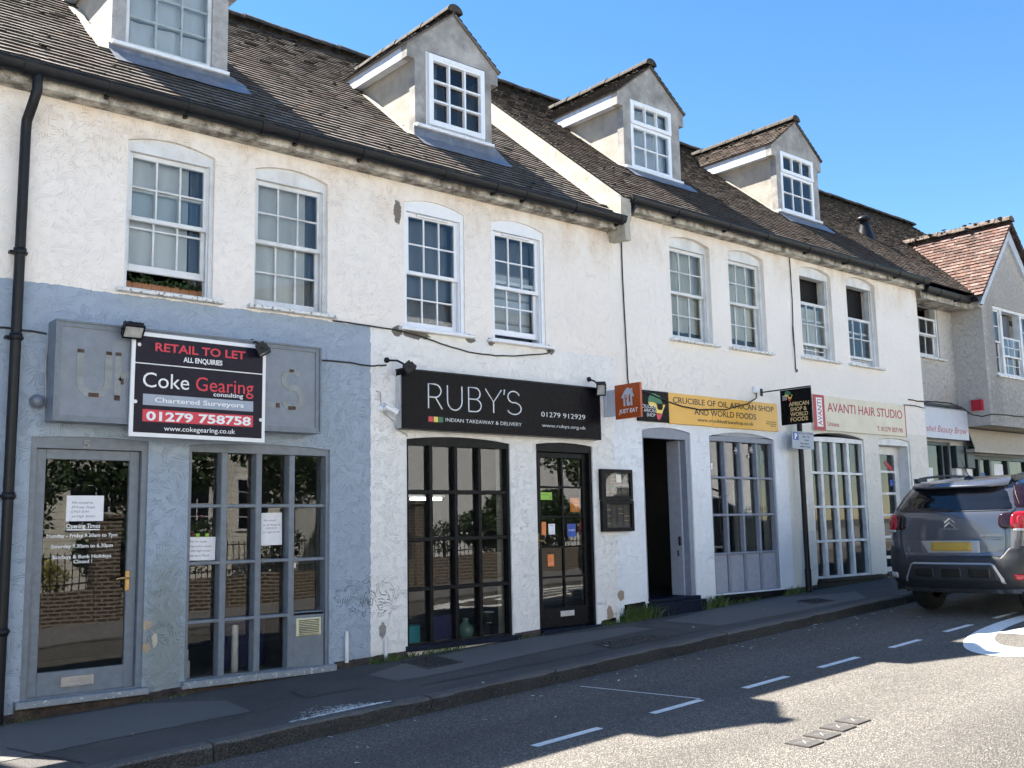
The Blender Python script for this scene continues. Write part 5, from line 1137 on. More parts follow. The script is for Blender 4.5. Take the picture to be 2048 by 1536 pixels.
for x in (3.95, 4.04): boxobj('tape', (x, x+.035, .1105, .1115, 1.455, 1.49), M['lime'], None, label='short strip of green tape holding the left window notice', cat='tape', group='green tape strips')
note(8.205, 8.39, 1.805, 1.895, .097, 'lime', 'green rating sticker in the upper left of the black shop door', (('FOOD HYGIENE',.05,.75,.6,.012),('6',.8,.92,.2,.04)), 0, 'sticker', 'ink', shear=0)
note(8.21, 8.28, 1.39, 1.545, .097, 'sticker_orange', 'narrow orange sticker beside the handle of the black shop door', (), -2, 'sticker')
note(8.32, 8.425, 1.395, 1.52, .097, 'paper', 'small white card with blue pictures on the black shop door', (('OPEN',.2,.8,.8,.012),), 0, 'sticker', 'bluest', shear=0)
note(8.63, 8.77, 1.36, 1.515, .097, 'bluest', 'dark blue closed sticker on the black shop door', (('CLOSED',.12,.88,.45,.022),), 0, 'sticker', 'sign_white', shear=0)
note(8.70, 8.86, 1.66, 1.83, .112, 'sticker_orange', 'faded orange sign inside the upper right glass of the black shop door', (('WE ARE',.2,.8,.7,.02),('OPEN',.2,.8,.4,.03),('LATE',.2,.8,.12,.03)), 0, 'sticker', 'yel2', shear=0)
note(8.295, 8.395, 1.02, 1.16, .097, 'sticker_orange', 'orange delivery sticker low in the left glass of the black shop door', (('JUST EAT',.15,.85,.2,.014),), 0, 'sticker', 'paper', shear=0)
note(16.25, 16.52, 2.36, 2.44, .217, 'pinkst' if 'pinkst' in M else 'crimson', 'slanted dark pink strip behind the glass of the white paned door', (), -28, 'sticker')
note(16.40, 16.52, 2.06, 2.17, .217, 'bluest', 'small blue sticker on the glass of the white paned door', (), 0, 'sticker')
def flake(x, z, r, label):
    m = MB()
    for k in range(6):
        a = PI*k/3+.2; d = Vector((math.cos(a),0,math.sin(a))); m.obox(Vector((x,.080,z))+d*r*.55, d*r*.45, (0,.0006,0), d.cross(Vector((0,1,0)))*r*.11)
        for q in (.6,.85):
            for s in (-1,1): e = Vector((math.cos(a+s*.8),0,math.sin(a+s*.8))); m.obox(Vector((x,.080,z))+d*r*q+e*r*.12, e*r*.13, (0,.0006,0), e.cross(Vector((0,1,0)))*r*.06)
    o = m.build('snowflake_sticker', M['paper']); tag(o, label, 'sticker', 'snowflake stickers')
flake(11.99, 2.52, .055, 'white snowflake sticker in the second column of the pale grey shop window'); flake(12.34, 2.535, .05, 'white snowflake sticker in the third column of the pale grey shop window, upper'); flake(12.27, 2.44, .03, 'tiny white snowflake sticker below another in the pale grey shop window')
boxobj('sticker', (11.40, 11.44, .078, .080, 2.23, 2.32), M['paper'], None, label='small white upright sticker in the first column of the pale grey shop window', cat='sticker')
# ------------------------------------------------------------------ things seen through the glass
boxobj('inner_sill', (6.23, 7.64, .145, .50, .22, .285), M['navy'], sw2); boxobj('inner_sill', (3.83, 5.27, .145, .45, .12, .18), M['inside'], sw1)
boxobj('display_box', (6.30, 6.52, .20, .34, .287, .47), M['teal'], None, label='turquoise box standing in the black shop window', cat='box')
boxobj('display_card', (6.72, 6.98, .24, .27, .287, .55), M['darkblue'], None, label='dark blue card leaning in the black shop window', cat='card')
m = MB(); m.lathe((7.16,.24,.287), [(0,0),(.07,.0),(.095,.05),(.095,.10),(.06,.15),(.035,.165),(.035,.20),(.042,.21),(0,.212)], 20); obj('glass_jar', m, M['jar'], None, label='green glass jar in the black shop window', cat='jar')
t = thing('wire_stand', (7.50, .24, .287), 'black wire stand at the right of the black shop window', 'stand'); m = MB()
for a in range(4): c, s_ = math.cos(PI/4+a*PI/2), math.sin(PI/4+a*PI/2); m.tube([(7.5+.05*c,.24+.05*s_,.287),(7.5+.028*c,.24+.028*s_,.42),(7.5+.06*c,.24+.06*s_,.54)], .005, 6)
m.build('legs', M['ink'], t); m = MB(); m.tube([(7.5+.06*math.cos(k*PI/6),.24+.06*math.sin(k*PI/6),.54) for k in range(13)], .005, 6); m.tube([(7.5+.03*math.cos(k*PI/6),.24+.03*math.sin(k*PI/6),.42) for k in range(13)], .005, 6); m.build('hoops', M['lens'], t)
m = MB(); m.lathe((4.42,.26,.18), [(0,0),(.035,0),(.032,.44),(.012,.45),(0,.45)], 16); obj('paper_roll', m, M['paper'], None, label='white upright roll standing in the blue-grey shop window', cat='roll')
m = MB(); m.box(3.9,3.98,.25,.30,.18,.34); m.box(3.92,3.96,.24,.25,.34,.44); obj('dispenser', m, M['lens'], None, label='small pale dispenser at the lower left of the blue-grey shop window', cat='dispenser')
boxobj('blue_screen', (4.5, 5.0, .8, .84, .15, .62), M['darkblue'], None, label='low dark blue screen inside the blue-grey shop', cat='screen')
t = thing('strip_light', (6.95, 1.2, 2.0), 'white lit tube light inside the black shop', 'light')
em, n_, l_, bs_ = newmat('lit_tube'); bs_.inputs['Emission Color'].default_value = (1,1,.95,1); bs_.inputs['Emission Strength'].default_value = 2.5
m = MB(); m.tube([(7.1,1.2,1.85),(7.55,1.2,1.85)], .018, 8); m.build('tube', em, t); m = MB(); m.box(7.05,7.6,1.19,1.22,1.87,1.9); m.build('batten', M['upvc'], t)
t = thing('fence_reflection', (3.6, .5, 3.6), 'boards with ivy standing in for a fence mirrored in the raised sash', 'reflection_prop'); boxobj('boards', (3.15, 4.15, .225, .25, 3.5, 3.80), M['fence'], t)  # boards and ivy added to imitate a fence reflected in the pane
m = MB()
for i in range(320):
    c = Vector((3.3+.8*random.random()**.8, random.gauss(.20,.015), 3.79+abs(random.gauss(0,.03)))); a, b = Vector((U(-1,1),U(-1,1),U(-1,1))).normalized()*.018, Vector((U(-1,1),U(-1,1),U(-1,1))).normalized()*.014; m.add([c-a,c+b,c+a,c-b],[(0,1,2,3)])
tag(m.build('ivy', M['leaf'], t), kind='stuff')
t = thing('display_unit', (12.4, .8, .47), 'white framed display unit behind the pale grey shop window', 'display unit'); m = MB()
for x in (12.14, 12.66): m.box(x-.02, x+.02, .70, .74, .47, 1.88); m.box(x-.02, x+.02, 1.05, 1.09, .47, 1.88)
for z in (1.12, 1.86): m.box(12.12, 12.68, .70, 1.09, z, z+.03)
m.build('frame', M['white'], t); boxobj('door_panel', (12.18, 12.62, .72, .73, 1.16, 1.85), M['inside_dark'], t)
boxobj('counter_panel', (12.30, 13.04, .42, .45, .47, 2.16), M['grey_board'], None, label='tall pale board behind the right columns of the pale grey shop window', cat='board')
for i, (x, y, lab) in enumerate(((10.55, 1.3, 'crate of green plantain inside the open shop doorway'), (10.75, 1.9, 'crate of pale yams further inside the open shop doorway'))):
    t = thing('produce_crate', (x, y, .47), lab, 'crate', 'crates inside the doorway'); m = MB(); zc = .9 if i == 0 else 1.1
    for a in (-.2,.2): m.box(x+a-.01, x+a+.01, y-.15, y+.15, zc, zc+.14)
    for a in (-.15,.15): m.box(x-.2, x+.2, y+a-.01, y+a+.01, zc, zc+.14)
    m.box(x-.2,x+.2,y-.15,y+.15,zc-.02,zc); m.box(x-.03,x+.03,y-.03,y+.03,.47,zc-.02); m.build('tray', M['inside'], t); m = MB()
    for k_ in range(14): c = Vector((x+U(-.15,.15), y+U(-.1,.1), zc+.13)); d = Vector((U(-1,1),U(-1,1),.3)).normalized()*.07; m.tube([c-d,c,c+d], [.008,.022,.008], 7)
    m.build('produce', M['leaf_y' if i == 0 else 'creamfascia'], t)
boxobj('shelf', (10.0, 11.1, 2.6, 2.9, 1.4, 1.44), M['inside'], bB)
# ------------------------------------------------------------------ weeds along the foot of the walls
wd = MB()
def tuft(x0, x1, n, h, y0=-.16, y1=.0):
    for i in range(n):
        x = U(x0, x1); y = y1-abs(random.gauss(0,.4))*(y1-y0); hh = h*U(.35,1.1); b = Vector((x, y, P(x)-.005)); d = Vector((random.gauss(0,.4), -abs(random.gauss(.25,.35)), 1)).normalized(); w = Vector((U(-1,1),U(-1,1),0)).normalized()*U(.0025,.005)
        p1 = b+d*hh*.55; p2 = b+d*hh*.9+Vector((d.x,d.y,-.25))*hh*.45
        wd.add([b-w,b+w,p1+w*.8,p1-w*.8,p2], [(0,1,2,3),(3,2,4)])
for a in ((9.38,9.98,620,.27),(9.98,10.3,120,.14),(10.80,11.35,380,.24),(11.3,12.2,110,.11),(12.75,13.25,240,.17),(5.72,6.05,150,.13),(6.0,6.9,240,.10),(7.65,8.05,60,.06),(2.1,2.6,70,.08),(3.4,3.9,60,.05),(9.05,9.4,150,.09)): tuft(*a)
obj('weeds', wd, M['grass'], None, label='tufts of grass and weeds growing along the foot of the shop walls', cat='weeds', kind='stuff')
# ------------------------------------------------------------------ the parked car
def interp(tab, w):
    if w <= tab[0][0]: return tab[0][1]
    for (a, x), (b, y) in zip(tab[:-1], tab[1:]):
        if w <= b: t = (w-a)/(b-a); t = t*t*(3-2*t)*.35+t*.65; return x+(y-x)*t
    return tab[-1][1]
UR = [(.24,.16),(.32,.06),(.42,.015),(.58,.0),(.66,.012),(.74,.045),(.92,.06),(1.05,.075),(1.18,.10),(1.24,.13),(1.38,.25),(1.50,.37),(1.57,.46),(1.61,.66),(1.635,.98),(1.645,1.3)]
BW = [(.24,.76),(.32,.84),(.45,.872),(.66,.878),(.90,.885),(1.05,.882),(1.17,.868),(1.24,.835),(1.38,.785),(1.50,.725),(1.57,.675),(1.61,.60),(1.635,.46),(1.645,.25)]
UF = [(.24,4.05),(.5,4.15),(.75,4.12),(.95,3.95),(1.03,3.55),(1.08,3.15),(1.24,2.95),(1.5,2.38),(1.57,2.2),(1.61,1.95),(1.635,1.7),(1.645,1.5)]
def outline(a, w, off=0.0):
    """point on the plan outline at height w; a = signed distance from the rear centre line (+ = left side)"""
    ur, b, uf = interp(UR, w), interp(BW, w), interp(UF, w); rc = min(.30, b*.55); s = 1 if a >= 0 else -1; a = abs(a); fl = b-rc; bul = .045
    arcl = rc*PI/2
    if a <= fl:
        u = ur+bul*(a/fl)**2*0.8; v = a; n = Vector((-1, .10*a/fl, 0))
    elif a <= fl+arcl:
        th = (a-fl)/rc; u = ur+bul*.8+rc*(1-math.cos(th)); v = fl+rc*math.sin(th); n = Vector((-math.cos(th), math.sin(th), 0))
    else: u = ur+bul*.8+rc+(a-fl-arcl); v = b; n = Vector((0,1,0))
    n.normalize(); return Vector((u+n.x*off, s*(v+n.y*off), w)), Vector((n.x, s*n.y, 0))
HEAD = math.atan(.06); GR = math.atan(.0385)
car = thing('parked_car', (12.20, -2.83, P(12.2)-.10), 'grey blue metallic compact car parked at the kerb, seen from behind', 'car')
fw = Vector((math.cos(HEAD)*math.cos(GR), math.sin(HEAD)*math.cos(GR), math.sin(GR))); lf = Vector((-math.sin(HEAD), math.cos(HEAD), 0)); upv = fw.cross(lf)
C0 = Vector((12.26, -2.84, RZ(12.26,-2.84)+.05))
def W_(p): return C0+fw*p[0]+lf*p[1]+upv*p[2]
class CM(MB):
    def build(s, *a, **k):
        s.v = [tuple(W_(Vector(v))) for v in s.v]; return MB.build(s, *a, **k)
M['carpaint'] = plain('car_metallic_paint', (0.085,0.092,0.112), 0.22, 0.45, var=0.002)
M['carpaint'].node_tree.nodes['Principled BSDF'].inputs['Coat Weight'].default_value = 1.0
M['cladding'] = plain('car_dark_cladding', (0.016,0.018,0.022), 0.55, var=0.05)
M['carglass'] = plain('car_dark_glass', (0.006,0.007,0.010), 0.04, var=0.01)
M['taillight'] = plain('tail_light_red', (0.33,0.012,0.022), 0.12, var=0.02)
M['lightdark'] = plain('tail_light_dark', (0.020,0.008,0.010), 0.08)
M['skid'] = plain('car_silver_trim', (0.36,0.36,0.37), 0.35, 0.5, var=0.02)
M['plate'] = plain('number_plate_yellow', (0.38,0.25,0.04), 0.45, var=0.02)
M['tyre'] = plain('tyre', (0.012,0.012,0.013), 0.8, var=0.2)
def skin(a0, a1, w0, w1, na, nw, off=0.0, cut=None):
    m = CM(); idx = {}; vs = []; fs = []
    for i in range(na+1):
        for j in range(nw+1):
            idx[i, j] = len(vs); vs.append(outline(a0+(a1-a0)*i/na, w0+(w1-w0)*j/nw, off)[0])
    for i in range(na):
        for j in range(nw):
            am, wm = a0+(a1-a0)*(i+.5)/na, w0+(w1-w0)*(j+.5)/nw
            if cut and cut(am, wm): continue
            fs.append((idx[i,j], idx[i,j+1], idx[i+1,j+1], idx[i+1,j]))
    m.add(vs, fs, 0, True); return m
def closed_ring(w, off=0.0, n=120):
    """whole outline: rear, left side, front (rounded), right side"""
    ur, b, uf = interp(UR, w), interp(BW, w), interp(UF, w); pts = []
    L = uf-ur-.045; half = []
    tot = (b-min(.3,b*.55))+min(.3,b*.55)*PI/2+max(.05, L-.6-.30)
    for i in range(n//2+1):
        p = outline(tot*i/(n//2), w, off)[0]; half.append(p)
    ue = half[-1].x; k = 14
    for i in range(1, k+1):
        th = PI/2*i/k; half.append(Vector((ue+(uf-ue)*math.sin(th), b*math.cos(th)**.6, w)))
    return half+[Vector((p.x, -p.y, p.z)) for p in half[-2:0:-1]]
def wheel_cut(u, w):
    return any((u-c)**2+(w-.325)**2 < .375**2 for c in (.83, 3.43))
WS = [.24,.28,.32,.38,.44,.50,.56,.62,.66,.70,.74,.80,.86,.92,.98,1.05,1.12,1.18,1.215,1.24,1.27,1.31,1.35,1.40,1.45,1.50,1.535,1.57,1.59,1.61,1.625,1.635,1.645]
rings = [closed_ring(w) for w in WS]; N = len(rings[0]); m = CM(); vs = [p for r in rings for p in r]; fs = []
for j in range(len(WS)-1):
    for i in range(N):
        q = (j*N+i, j*N+(i+1) % N, (j+1)*N+(i+1) % N, (j+1)*N+i); c = sum((vs[k] for k in q), Vector())/4
        if abs(c.y) > .6 and wheel_cut(c.x, c.z): continue
        fs.append(q[::-1])
fs.append(tuple(range((len(WS)-1)*N, len(WS)*N))[::-1]); m.add(vs, fs, 0, True)
body = m.build('body', M['carpaint'], car)
m = CM(); m.box(.3, 3.9, -.72, .72, .23, .9); m.build('chassis', M['tyre'], car)
# glass
def patch(nm, pts, mat, parent, off=.006, n=26, th=.0):
    """polygon in (a,w) draped on the body"""
    m = CM(); xs = [p[0] for p in pts]; zs = [p[1] for p in pts]; x0, x1, y0, y1 = min(xs), max(xs), min(zs), max(zs)
    def span(w):
        r = []
        for (a, p), (b, q) in zip(pts, pts[1:]+pts[:1]):
            if (p <= w < q) or (q <= w < p): r.append(a+(b-a)*(w-p)/(q-p))
        return (min(r), max(r)) if len(r) >= 2 else None
    k = max(6, n//2); vs = []; ok = []
    for j in range(k+1):
        w = y0+(y1-y0)*(j+.001)/(k+.002)
        s_ = span(w) or span(w+.001) or span(w-.001)
        for i in range(n+1):
            a = s_[0]+(s_[1]-s_[0])*i/n; edge = min(1, min(i, n-i)/1.0, min(j, k-j)/1.0)
            vs.append(outline(a, w, off if edge > 0 else off*.2-.002)[0])
    m.add(vs, [(j*(n+1)+i, (j+1)*(n+1)+i, (j+1)*(n+1)+i+1, j*(n+1)+i+1) for j in range(k) for i in range(n)], 0, True)
    return m.build(nm, mat, parent)
def rrect(a0, a1, w0, w1, r, n=6):
    pts = []
    for cx, cz, t0 in ((a1-r,w0+r,-90),(a1-r,w1-r,0),(a0+r,w1-r,90),(a0+r,w0+r,180)):
        for i in range(n+1): t = R(t0+90*i/n); pts.append((cx+r*math.cos(t), cz+r*math.sin(t)))
    return pts
patch('rear_window', [(-.70,1.232),(.70,1.232),(.715,1.26),(.60,1.46),(.555,1.515),(-.555,1.515),(-.60,1.46),(-.715,1.26)], M['carglass'], car, .005, 36)
for s in (-1, 1):
    def sd(p): return [(s*a, w) for a, w in (p if s > 0 else p[::-1])]
    patch('side_window', sd([(1.02,1.25),(1.55,1.23),(1.55,1.50),(1.10,1.52),(.93,1.36)]), M['carglass'], car, .005, 20)
    patch('side_window', sd([(1.60,1.23),(2.45,1.21),(2.42,1.505),(1.60,1.51)]), M['carglass'], car, .005, 20)
    patch('pillar', sd([(.735,1.25),(.99,1.25),(.90,1.37),(1.02,1.53),(.64,1.53)]), M['lightdark'], car, .004, 16)
    # lamps: dark housing on the tailgate, red lens wrapping round the corner
    patch('lamp_infill', [(s*a, w) for a, w in rrect(.56,.84,1.01,1.20,.07)], M['lightdark'], car, .008, 20)
    tl = patch('tail_light', [(s*a, w) for a, w in rrect(.69,1.10,.99,1.21,.09)], M['taillight'], car, .022, 28)
    patch('inner_ring', [(s*a, w) for a, w in rrect(.75,.99,1.05,1.175,.05)], M['crimson'], tl, .027, 22)
    patch('inner_light', [(s*a, w) for a, w in rrect(.80,.92,1.085,1.14,.025)], M['taillight'], tl, .032, 16)
    patch('reversing_lens', [(s*a, w) for a, w in rrect(.72,1.06,.985,1.015,.014)], M['lens'], tl, .026, 20)
    # lower cladding: corners and sills
    patch('cladding', [(s*a, w) for a, w in [(.50,.64),(.56,.66),(.62,.74),(.68,.80),(.86,.82),(.98,.80),(1.05,.70),(1.12,.60),(1.30,.55),(1.34,.30),(.40,.30)]], M['cladding'], car, .012, 30)
    fg = patch('reflector', [(s*a, w) for a, w in rrect(.70,.86,.41,.49,.03)], M['taillight'] if s < 0 else M['lens'], car, .026, 14)
patch('bumper', [(-.62,.30),(.62,.30),(.62,.66),(.50,.70),(-.50,.70),(-.62,.66)], M['cladding'], car, .016, 30)
sk = patch('skid_plate', [(-.62,.365),(.62,.365),(.60,.44),(.52,.60),(.46,.625),(-.46,.625),(-.52,.60),(-.60,.44)], M['skid'], car, .030, 34)
patch('skid_inner', [(-.60,.36),(.60,.36),(.583,.44),(.508,.592),(.455,.612),(-.455,.612),(-.508,.592),(-.583,.44)], M['cladding'], sk, .036, 34)
for a in (-.335, 0, .335): patch('skid_port', rrect(a-.135,a+.135,.43,.575,.05), M['ink'], sk, .040, 18)
# tailgate recess, plate, badge, seams
patch('plate_recess', [(-.56,.70),(.56,.70),(.60,.76),(.60,.895),(-.60,.895),(-.60,.76)], M['cladding2'] if 'cladding2' in M else M['carpaint'], car, .004, 30)
patch('recess_surround', [(-.36,.725),(.30,.725),(.40,.885),(-.36,.885)], M['skid'], car, .007, 24)
patch('number_plate', [(-.26,.75),(.26,.75),(.26,.872),(-.26,.872)], M['plate'], car, .018, 16)
def seam(pts, r=.0035, mat='ink', off=.002, nm='seam'):
    m = CM(); m.tube([outline(a, w, off)[0] for a, w in pts], r, 5); return m.build(nm, M[mat], body)
for s in (-1, 1): seam([(s*.60,.70),(s*.63,.80),(s*.64,.95),(s*.63,1.01)]); seam([(s*.70,1.20),(s*.74,1.235),(s*.78,1.30),(s*.72,1.40),(s*.66,1.52)])
seam([(-.60,.897),(-.2,.897),(.2,.897),(.60,.897)]); seam([(a/10*.6, .695) for a in range(-10,11)]); seam([(a/10*.66, 1.228) for a in range(-10,11)], .006)
m = CM()
for dz in (0, -.048):
    for s in (-1, 1):
        p, q = outline(0, 1.145+dz, .012)[0], outline(s*.062, 1.095+dz, .010)[0]; d = (q-p); m.obox((p+q)/2, d/2, Vector((.006,0,0)), Vector((0,0,.011)))
m.build('badge', M['chrome'], car)
def carletter(s_, a0, a1, w, cap, mat):
    p0, p1 = outline(a0, w, .006)[0], outline(a1, w, .006)[0]; o = W_(p0); ex = (W_(p1)-o); L = ex.length; lettering(s_, M[mat], car, o, ex.normalized(), upv, 0, L, 0, cap, name='badge_lettering', ext=.002)
carletter('CITROËN', .105, -.105, 1.005, .028, 'skid'); carletter('C3 AIRCROSS', -.36, -.60, .935, .016, 'chrome')
# spoiler, wiper, aerial, rails
m = CM(); rows = []
for i in range(25):
    v = -.60+1.2*i/24; e = 1-(abs(v)/.60)**4; ub = .42+.04*(1-e); rows.append([(ub-.11*e, v, 1.545), (ub-.13*e, v, 1.515+.01*(1-e)), (ub+.04, v, 1.50), (ub+.22, v, 1.607), (ub+.10, v, 1.603)])
vs = [Vector(p) for r in rows for p in r]; m.add(vs, [(i*5+k, (i+1)*5+k, (i+1)*5+(k+1) % 5, i*5+(k+1) % 5) for i in range(24) for k in range(5)], 0, True); m.build('spoiler', M['carpaint'], car)
m = CM(); m.box(.315, .33, -.13, .13, 1.518, 1.53); m.build('brake_light', M['lightdark'], car)
m = CM(); m.tube([(.115,.0,1.235),(.135,.05,1.255),(.15,.30,1.265),(.17,.42,1.262)], [.016,.013,.010,.006], 8); m.build('wiper', M['cladding'], car)
m = CM(); m.lathe((.78,0,1.612), [(.07,0),(.05,.025),(.02,.045),(0,.05)], 12); m.tube([(.78,0,1.65),(.58,.0,1.87)], [.006,.003], 6); m.build('aerial', M['cladding'], car)
for s in (-1, 1):
    m = CM(); m.tube([(.62,s*.60,1.575),(.72,s*.615,1.635),(.95,s*.62,1.655),(1.5,s*.61,1.67),(2.1,s*.59,1.65),(2.25,s*.585,1.60)], [.026,.022,.016,.016,.016,.02], 8); m.box(.60,.86,s*.61-.03,s*.61+.03,1.575,1.645); m.build('roof_rail', M['cladding'], car)
for s in (-1, 1):
    for c in (.83, 3.43):
        m = CM(); m.lathe((c, s*.66, .30), [(.20,-.09),(.325,-.10),(.345,-.07),(.345,.07),(.325,.10),(.20,.09)], 28, axis=(0,1,0)); w = m.build('wheel', M['tyre'], car)
        m = CM(); m.lathe((c, s*.66, .30), [(.0,s*.06),(.06,s*.065),(.20,s*.085),(.205,s*.02)], 20, axis=(0,1,0)); m.build('rim', M['skid'], w)
        m = CM(); n = 20; vs = []
        for i in range(n+1): t = -.25+(PI+.5)*i/n; vs += [(c+.385*math.cos(t), s*.70, .325+.385*math.sin(t)), (c+.385*math.cos(t), s*.885, .325+.385*math.sin(t)), (c+.43*math.cos(t), s*.893, .325+.43*math.sin(t))]
        m.add(vs, [(i*3+k, i*3+3+k, i*3+4+k, i*3+1+k) for i in range(n) for k in range(2)], 0, True); m.build('wheel_arch', M['cladding'], car)
    m = CM(); m.lathe((2.75, s*.95, 1.17), [(0,-.08),(.06,-.08),(.085,0),(.05,.08),(0,.08)], 12, axis=(1,0,0)); m.build('door_mirror', M['carpaint'], car)
# ------------------------------------------------------------------ the other side of the street (seen in the glass) and the neighbours that shade the ground
def OZ(x): return P(x)-.35
bw = thing('boundary_wall', (9.0, -11.2, OZ(9)), 'old brown brick wall with piers and railings across the street', 'wall')
m = MB(); xs = [i*.5 for i in range(-8, 60)]
for a, b in zip(xs[:-1], xs[1:]): m.add([(a,-11.3,OZ(a)-.2),(b,-11.3,OZ(b)-.2),(b,-11.3,OZ(b)+.62),(a,-11.3,OZ(a)+.62),(a,-11.0,OZ(a)-.2),(b,-11.0,OZ(b)-.2),(b,-11.0,OZ(b)+.62),(a,-11.0,OZ(a)+.62)], [(4,5,6,7),(7,6,2,3),(0,3,2,1)])
m.build('brickwork', M['brick_low'], bw)
for x in (-.5, 6.98, 14.35, 21.5): m = MB(); m.box(x-.23, x+.23, -11.36, -10.94, OZ(x)-.2, OZ(x)+1.95); m.box(x-.27,x+.27,-11.4,-10.9,OZ(x)+1.95,OZ(x)+2.02); m.build('pier', M['brick_low'], bw)
m = MB(); x = -4
while x < 29:
    m.tube([(x,-11.15,OZ(x)+.6),(x,-11.15,OZ(x)+1.35)], .011, 5); x += .13
for z in (.75, 1.25): m.tube([(-4,-11.15,OZ(-4)+z),(29,-11.15,OZ(29)+z)], .014, 5)
m.build('railing', M['black_plastic'], bw)
def house(name, x0, x1, y0, y1, h, rh, wm, rm, label, wins):  # walls raised and whitened to bounce sun onto the shaded facade
    z = OZ((x0+x1)/2)-.3; t = thing(name, ((x0+x1)/2, y0, z), label, 'house', 'houses across the street')
    m = MB(); m.box(x0, x1, y0-(y1), y0, z, z+h); m.build('wall', wm, t)
    m = MB(); yb, ym = y0-y1, y0-y1/2; m.add([(x0-.2,y0+.35,z+h-.1),(x1+.2,y0+.35,z+h-.1),(x1+.2,ym,z+h+rh),(x0-.2,ym,z+h+rh),(x1+.2,yb-.3,z+h-.1),(x0-.2,yb-.3,z+h-.1)], [(0,1,2,3),(3,2,4,5),(0,3,5),(1,4,2)]); m.build('roof', rm, t)
    for wx, wz in wins:
        m = MB(); m.box(wx-.5, wx+.5, y0-.01, y0+.04, z+wz, z+wz+1.4); w = m.build('window', M['white'], t)
        m = MB()
        for i in range(3):
            for j in range(4): m.box(wx-.43+i*.295, wx-.43+i*.295+.265, y0+.041, y0+.046, z+wz+.07+j*.325, z+wz+.07+j*.325+.295)
        m.build('pane', M['carglass'], w)
house('weatherboard_house', 4.0, 13.6, -16.2, 7, 7.9, .5, M['weatherboard'], M['slate'], 'cream weatherboarded house across the street behind the brick wall', ((5.6,1.0),(8.3,2.0),(10.9,1.9),(12.6,1.9),(8.3,4.0),(11.2,4.0)))
house('rendered_house', 14.2, 34, -15.6, 8, 8.2, .5, M['pale_render'], M['slate'], 'long pale rendered house across the street behind the brick wall', ((26,1.2),(29,1.2),(22,4.0),(26,4.0)))
house('white_house', -14, 3.4, -15.5, 8, 8.0, .5, M['pale_render'], M['slate'], 'white rendered house across the street at the foot of the hill', ((-1,1.2),(-5,1.2)))
def leaves(m, c, rx, ry, rz, n, s, hollow=.35):
    for i in range(n):
        d = Vector((random.gauss(0,1), random.gauss(0,1), random.gauss(0,1))).normalized(); r = U(hollow,1)**.6
        p = Vector(c)+Vector((d.x*rx, d.y*ry, d.z*rz))*r; a = Vector((U(-1,1),U(-1,1),U(-1,1))).normalized()*s*U(.6,1.3); b = a.cross(Vector((U(-1,1),U(-1,1),U(-1,1)))).normalized()*s*.55
        m.add([p-a, p+b, p+a, p-b], [(0,1,2,3)])
def plant(name, x, y, h, blobs, n, s, label, cat, grp, flowers=None, mat='leaf'):
    z = OZ(x); t = thing(name, (x, y, z), label, cat, grp); m = MB(); m.tube([(x,y,z-.1),(x+.05,y,z+h*.5),(x-.03,y,z+h*.8)], [.05*h*.5,.04*h*.5,.015], 7); m.build('trunk', M['bark'], t)
    m = MB()
    for bx, by, bz, rr in blobs: leaves(m, (x+bx, y+by, z+bz), rr, rr*.9, rr*.85, n, s)
    m.build('crown', M[mat], t)
    if flowers:
        m = MB(); fm, k = flowers
        for i in range(k):
            bx, by, bz, rr = random.choice(blobs); d = Vector((random.gauss(0,1), abs(random.gauss(0,1)), random.gauss(0,.7))).normalized()*rr; m.lathe((x+bx+d.x,y+by+d.y,z+bz+d.z), [(0,-.03),(.05,0),(0,.03)], 6)
        m.build('flowers', M[fm], t)
G = 'shrubs behind the railings'
plant('garden_shrub', 5.4, -12.0, 2.6, ((0,0,2.0,.9),(.5,.2,2.7,.6),(-.6,0,1.4,.8)), 700, .07, 'tall dark leafy shrub behind the railings across the street', 'shrub', G)
plant('garden_shrub', 8.9, -11.75, 1.9, ((0,0,1.2,.6),(.4,.1,1.5,.45),(-.5,0,1.1,.5)), 520, .05, 'pink flowered bush behind the railings across the street', 'shrub', G, ('pink', 26))
plant('garden_shrub', 10.9, -11.7, 1.6, ((0,0,1.0,.5),(.3,0,1.25,.4)), 420, .05, 'white flowered bush behind the railings across the street', 'shrub', G, ('whitepetal', 22))
plant('garden_shrub', 6.2, -11.6, 1.1, ((0,0,.85,.34),(-.2,0,1.05,.28)), 260, .05, 'yellow variegated bush behind the railings across the street', 'shrub', G, None, 'leaf_y')
plant('garden_tree', 8.6, -13.2, 4.2, ((-1.2,0,3.1,.9),(.0,.2,3.5,.8),(.9,0,3.0,.8),(-.3,0,2.6,.8)), 900, .09, 'wide leafy tree in front of the left half of the weatherboarded house across the street', 'tree', 'trees across the street')
plant('garden_tree', 12.3, -13.6, 4.4, ((0,0,3.2,1.0),(.9,.2,3.8,.8),(-.9,0,3.6,.8),(.2,0,4.3,.7),(.0,0,2.7,.9)), 800, .09, 'round leafy tree in front of the weatherboarded house across the street', 'tree', 'trees across the street')
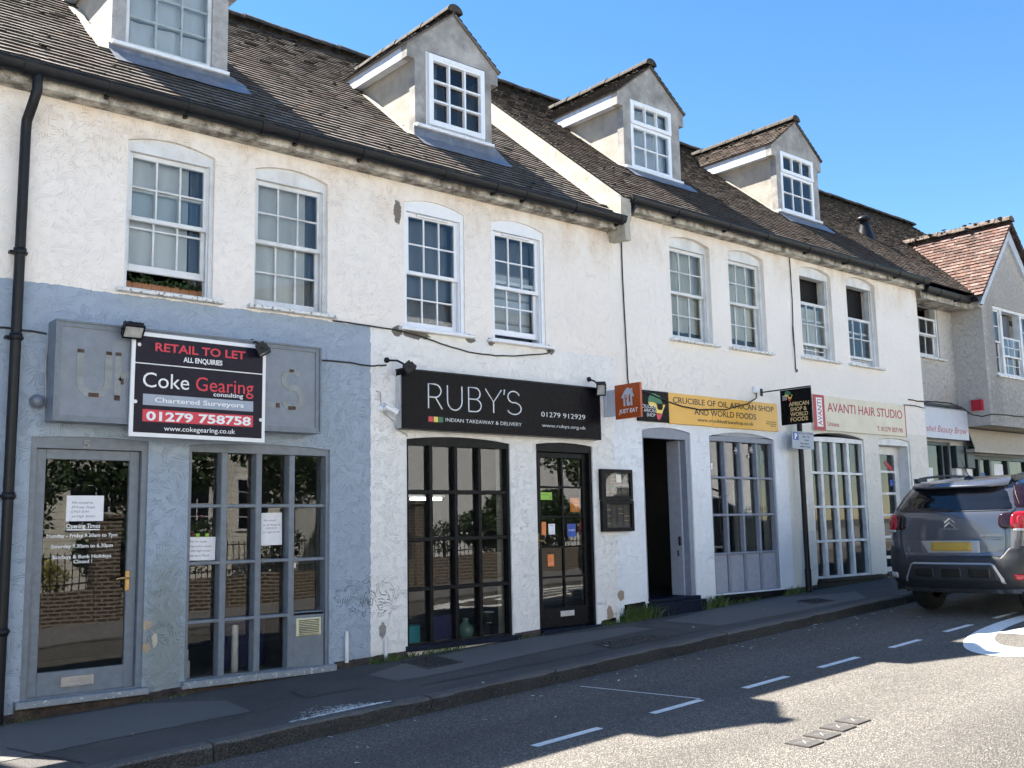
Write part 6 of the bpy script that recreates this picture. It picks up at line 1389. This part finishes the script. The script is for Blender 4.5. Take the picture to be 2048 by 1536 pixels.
plant('garden_tree', 20.4, -12.6, 4.6, ((0,0,3.3,.8),(.9,.2,2.7,.6),(-.6,0,4.0,.7),(.5,0,4.6,.5)), 420, .09, 'thin leafy tree in front of the pale rendered house across the street', 'tree', 'trees across the street')
for i, (x, lab) in enumerate(((1.5,'dark hedge shrub behind the lowest stretch of railing'),(3.4,'dark hedge shrub left of the tall leafy shrub across the street'),(7.9,'dark hedge shrub left of the pink bush across the street'),(13.2,'dark hedge shrub below the round tree across the street'),(17.4,'dark hedge shrub right of the white rose bush across the street'),(19.2,'dark hedge shrub below the thin tree across the street'),(22.8,'dark hedge shrub right of the third brick pier across the street'))):
    plant('garden_shrub', x, -11.9, 1.9, ((0,0,1.1,.75),(.7,0,1.35,.6),(-.7,.1,1.2,.6),(.1,.1,1.75,.5)), 900, .075, lab, 'shrub', G)
plant('garden_shrub', 15.6, -11.8, 1.7, ((0,0,1.1,.5),(.5,0,1.3,.4)), 420, .05, 'low white rose bush behind the railings near the pale house across the street', 'shrub', G, ('whitepetal', 20))
plant('garden_tree', 24.8, -13.0, 5.0, ((0,0,3.4,1.2),(1,.2,4.0,.9),(-1,0,3.0,.9)), 480, .1, 'broad leafy tree before the right half of the pale house across the street', 'tree', 'trees across the street')
# next door down the hill: wall added to shape sunlight, and the lower house
gw = thing('shade_wall', (.1, .12, P(.1)), 'unseen wall added to shade the pavement at the lower end of the terrace', 'wall')
m = MB(); m.prism([[(-.75,3.2),(1.37,3.2),(1.37,5.2),(-.75,5.2)]], (0,0,0), EX, EZ, .02, .28); m.build('shade_lintel', M['pale_render'], gw)
lo = thing('lower_house', (-6.2, 0, P(-6)), 'lower neighbouring house beyond the gap', 'building', 'buildings of the terrace')
m = MB(); m.box(-12, -.75, .0, 7, P(-12)-.3, 5.2); m.build('wall', M['pale_render'], lo)
m = MB(); m.add([(-12,-.25,5.1),(-.7,-.25,5.1),(-.7,3.5,8.2),(-12,3.5,8.2),(-.7,7.2,5.1),(-12,7.2,5.1)], [(0,1,2,3),(3,2,4,5),(1,4,2)]); m.build('roof', M['slate'], lo)
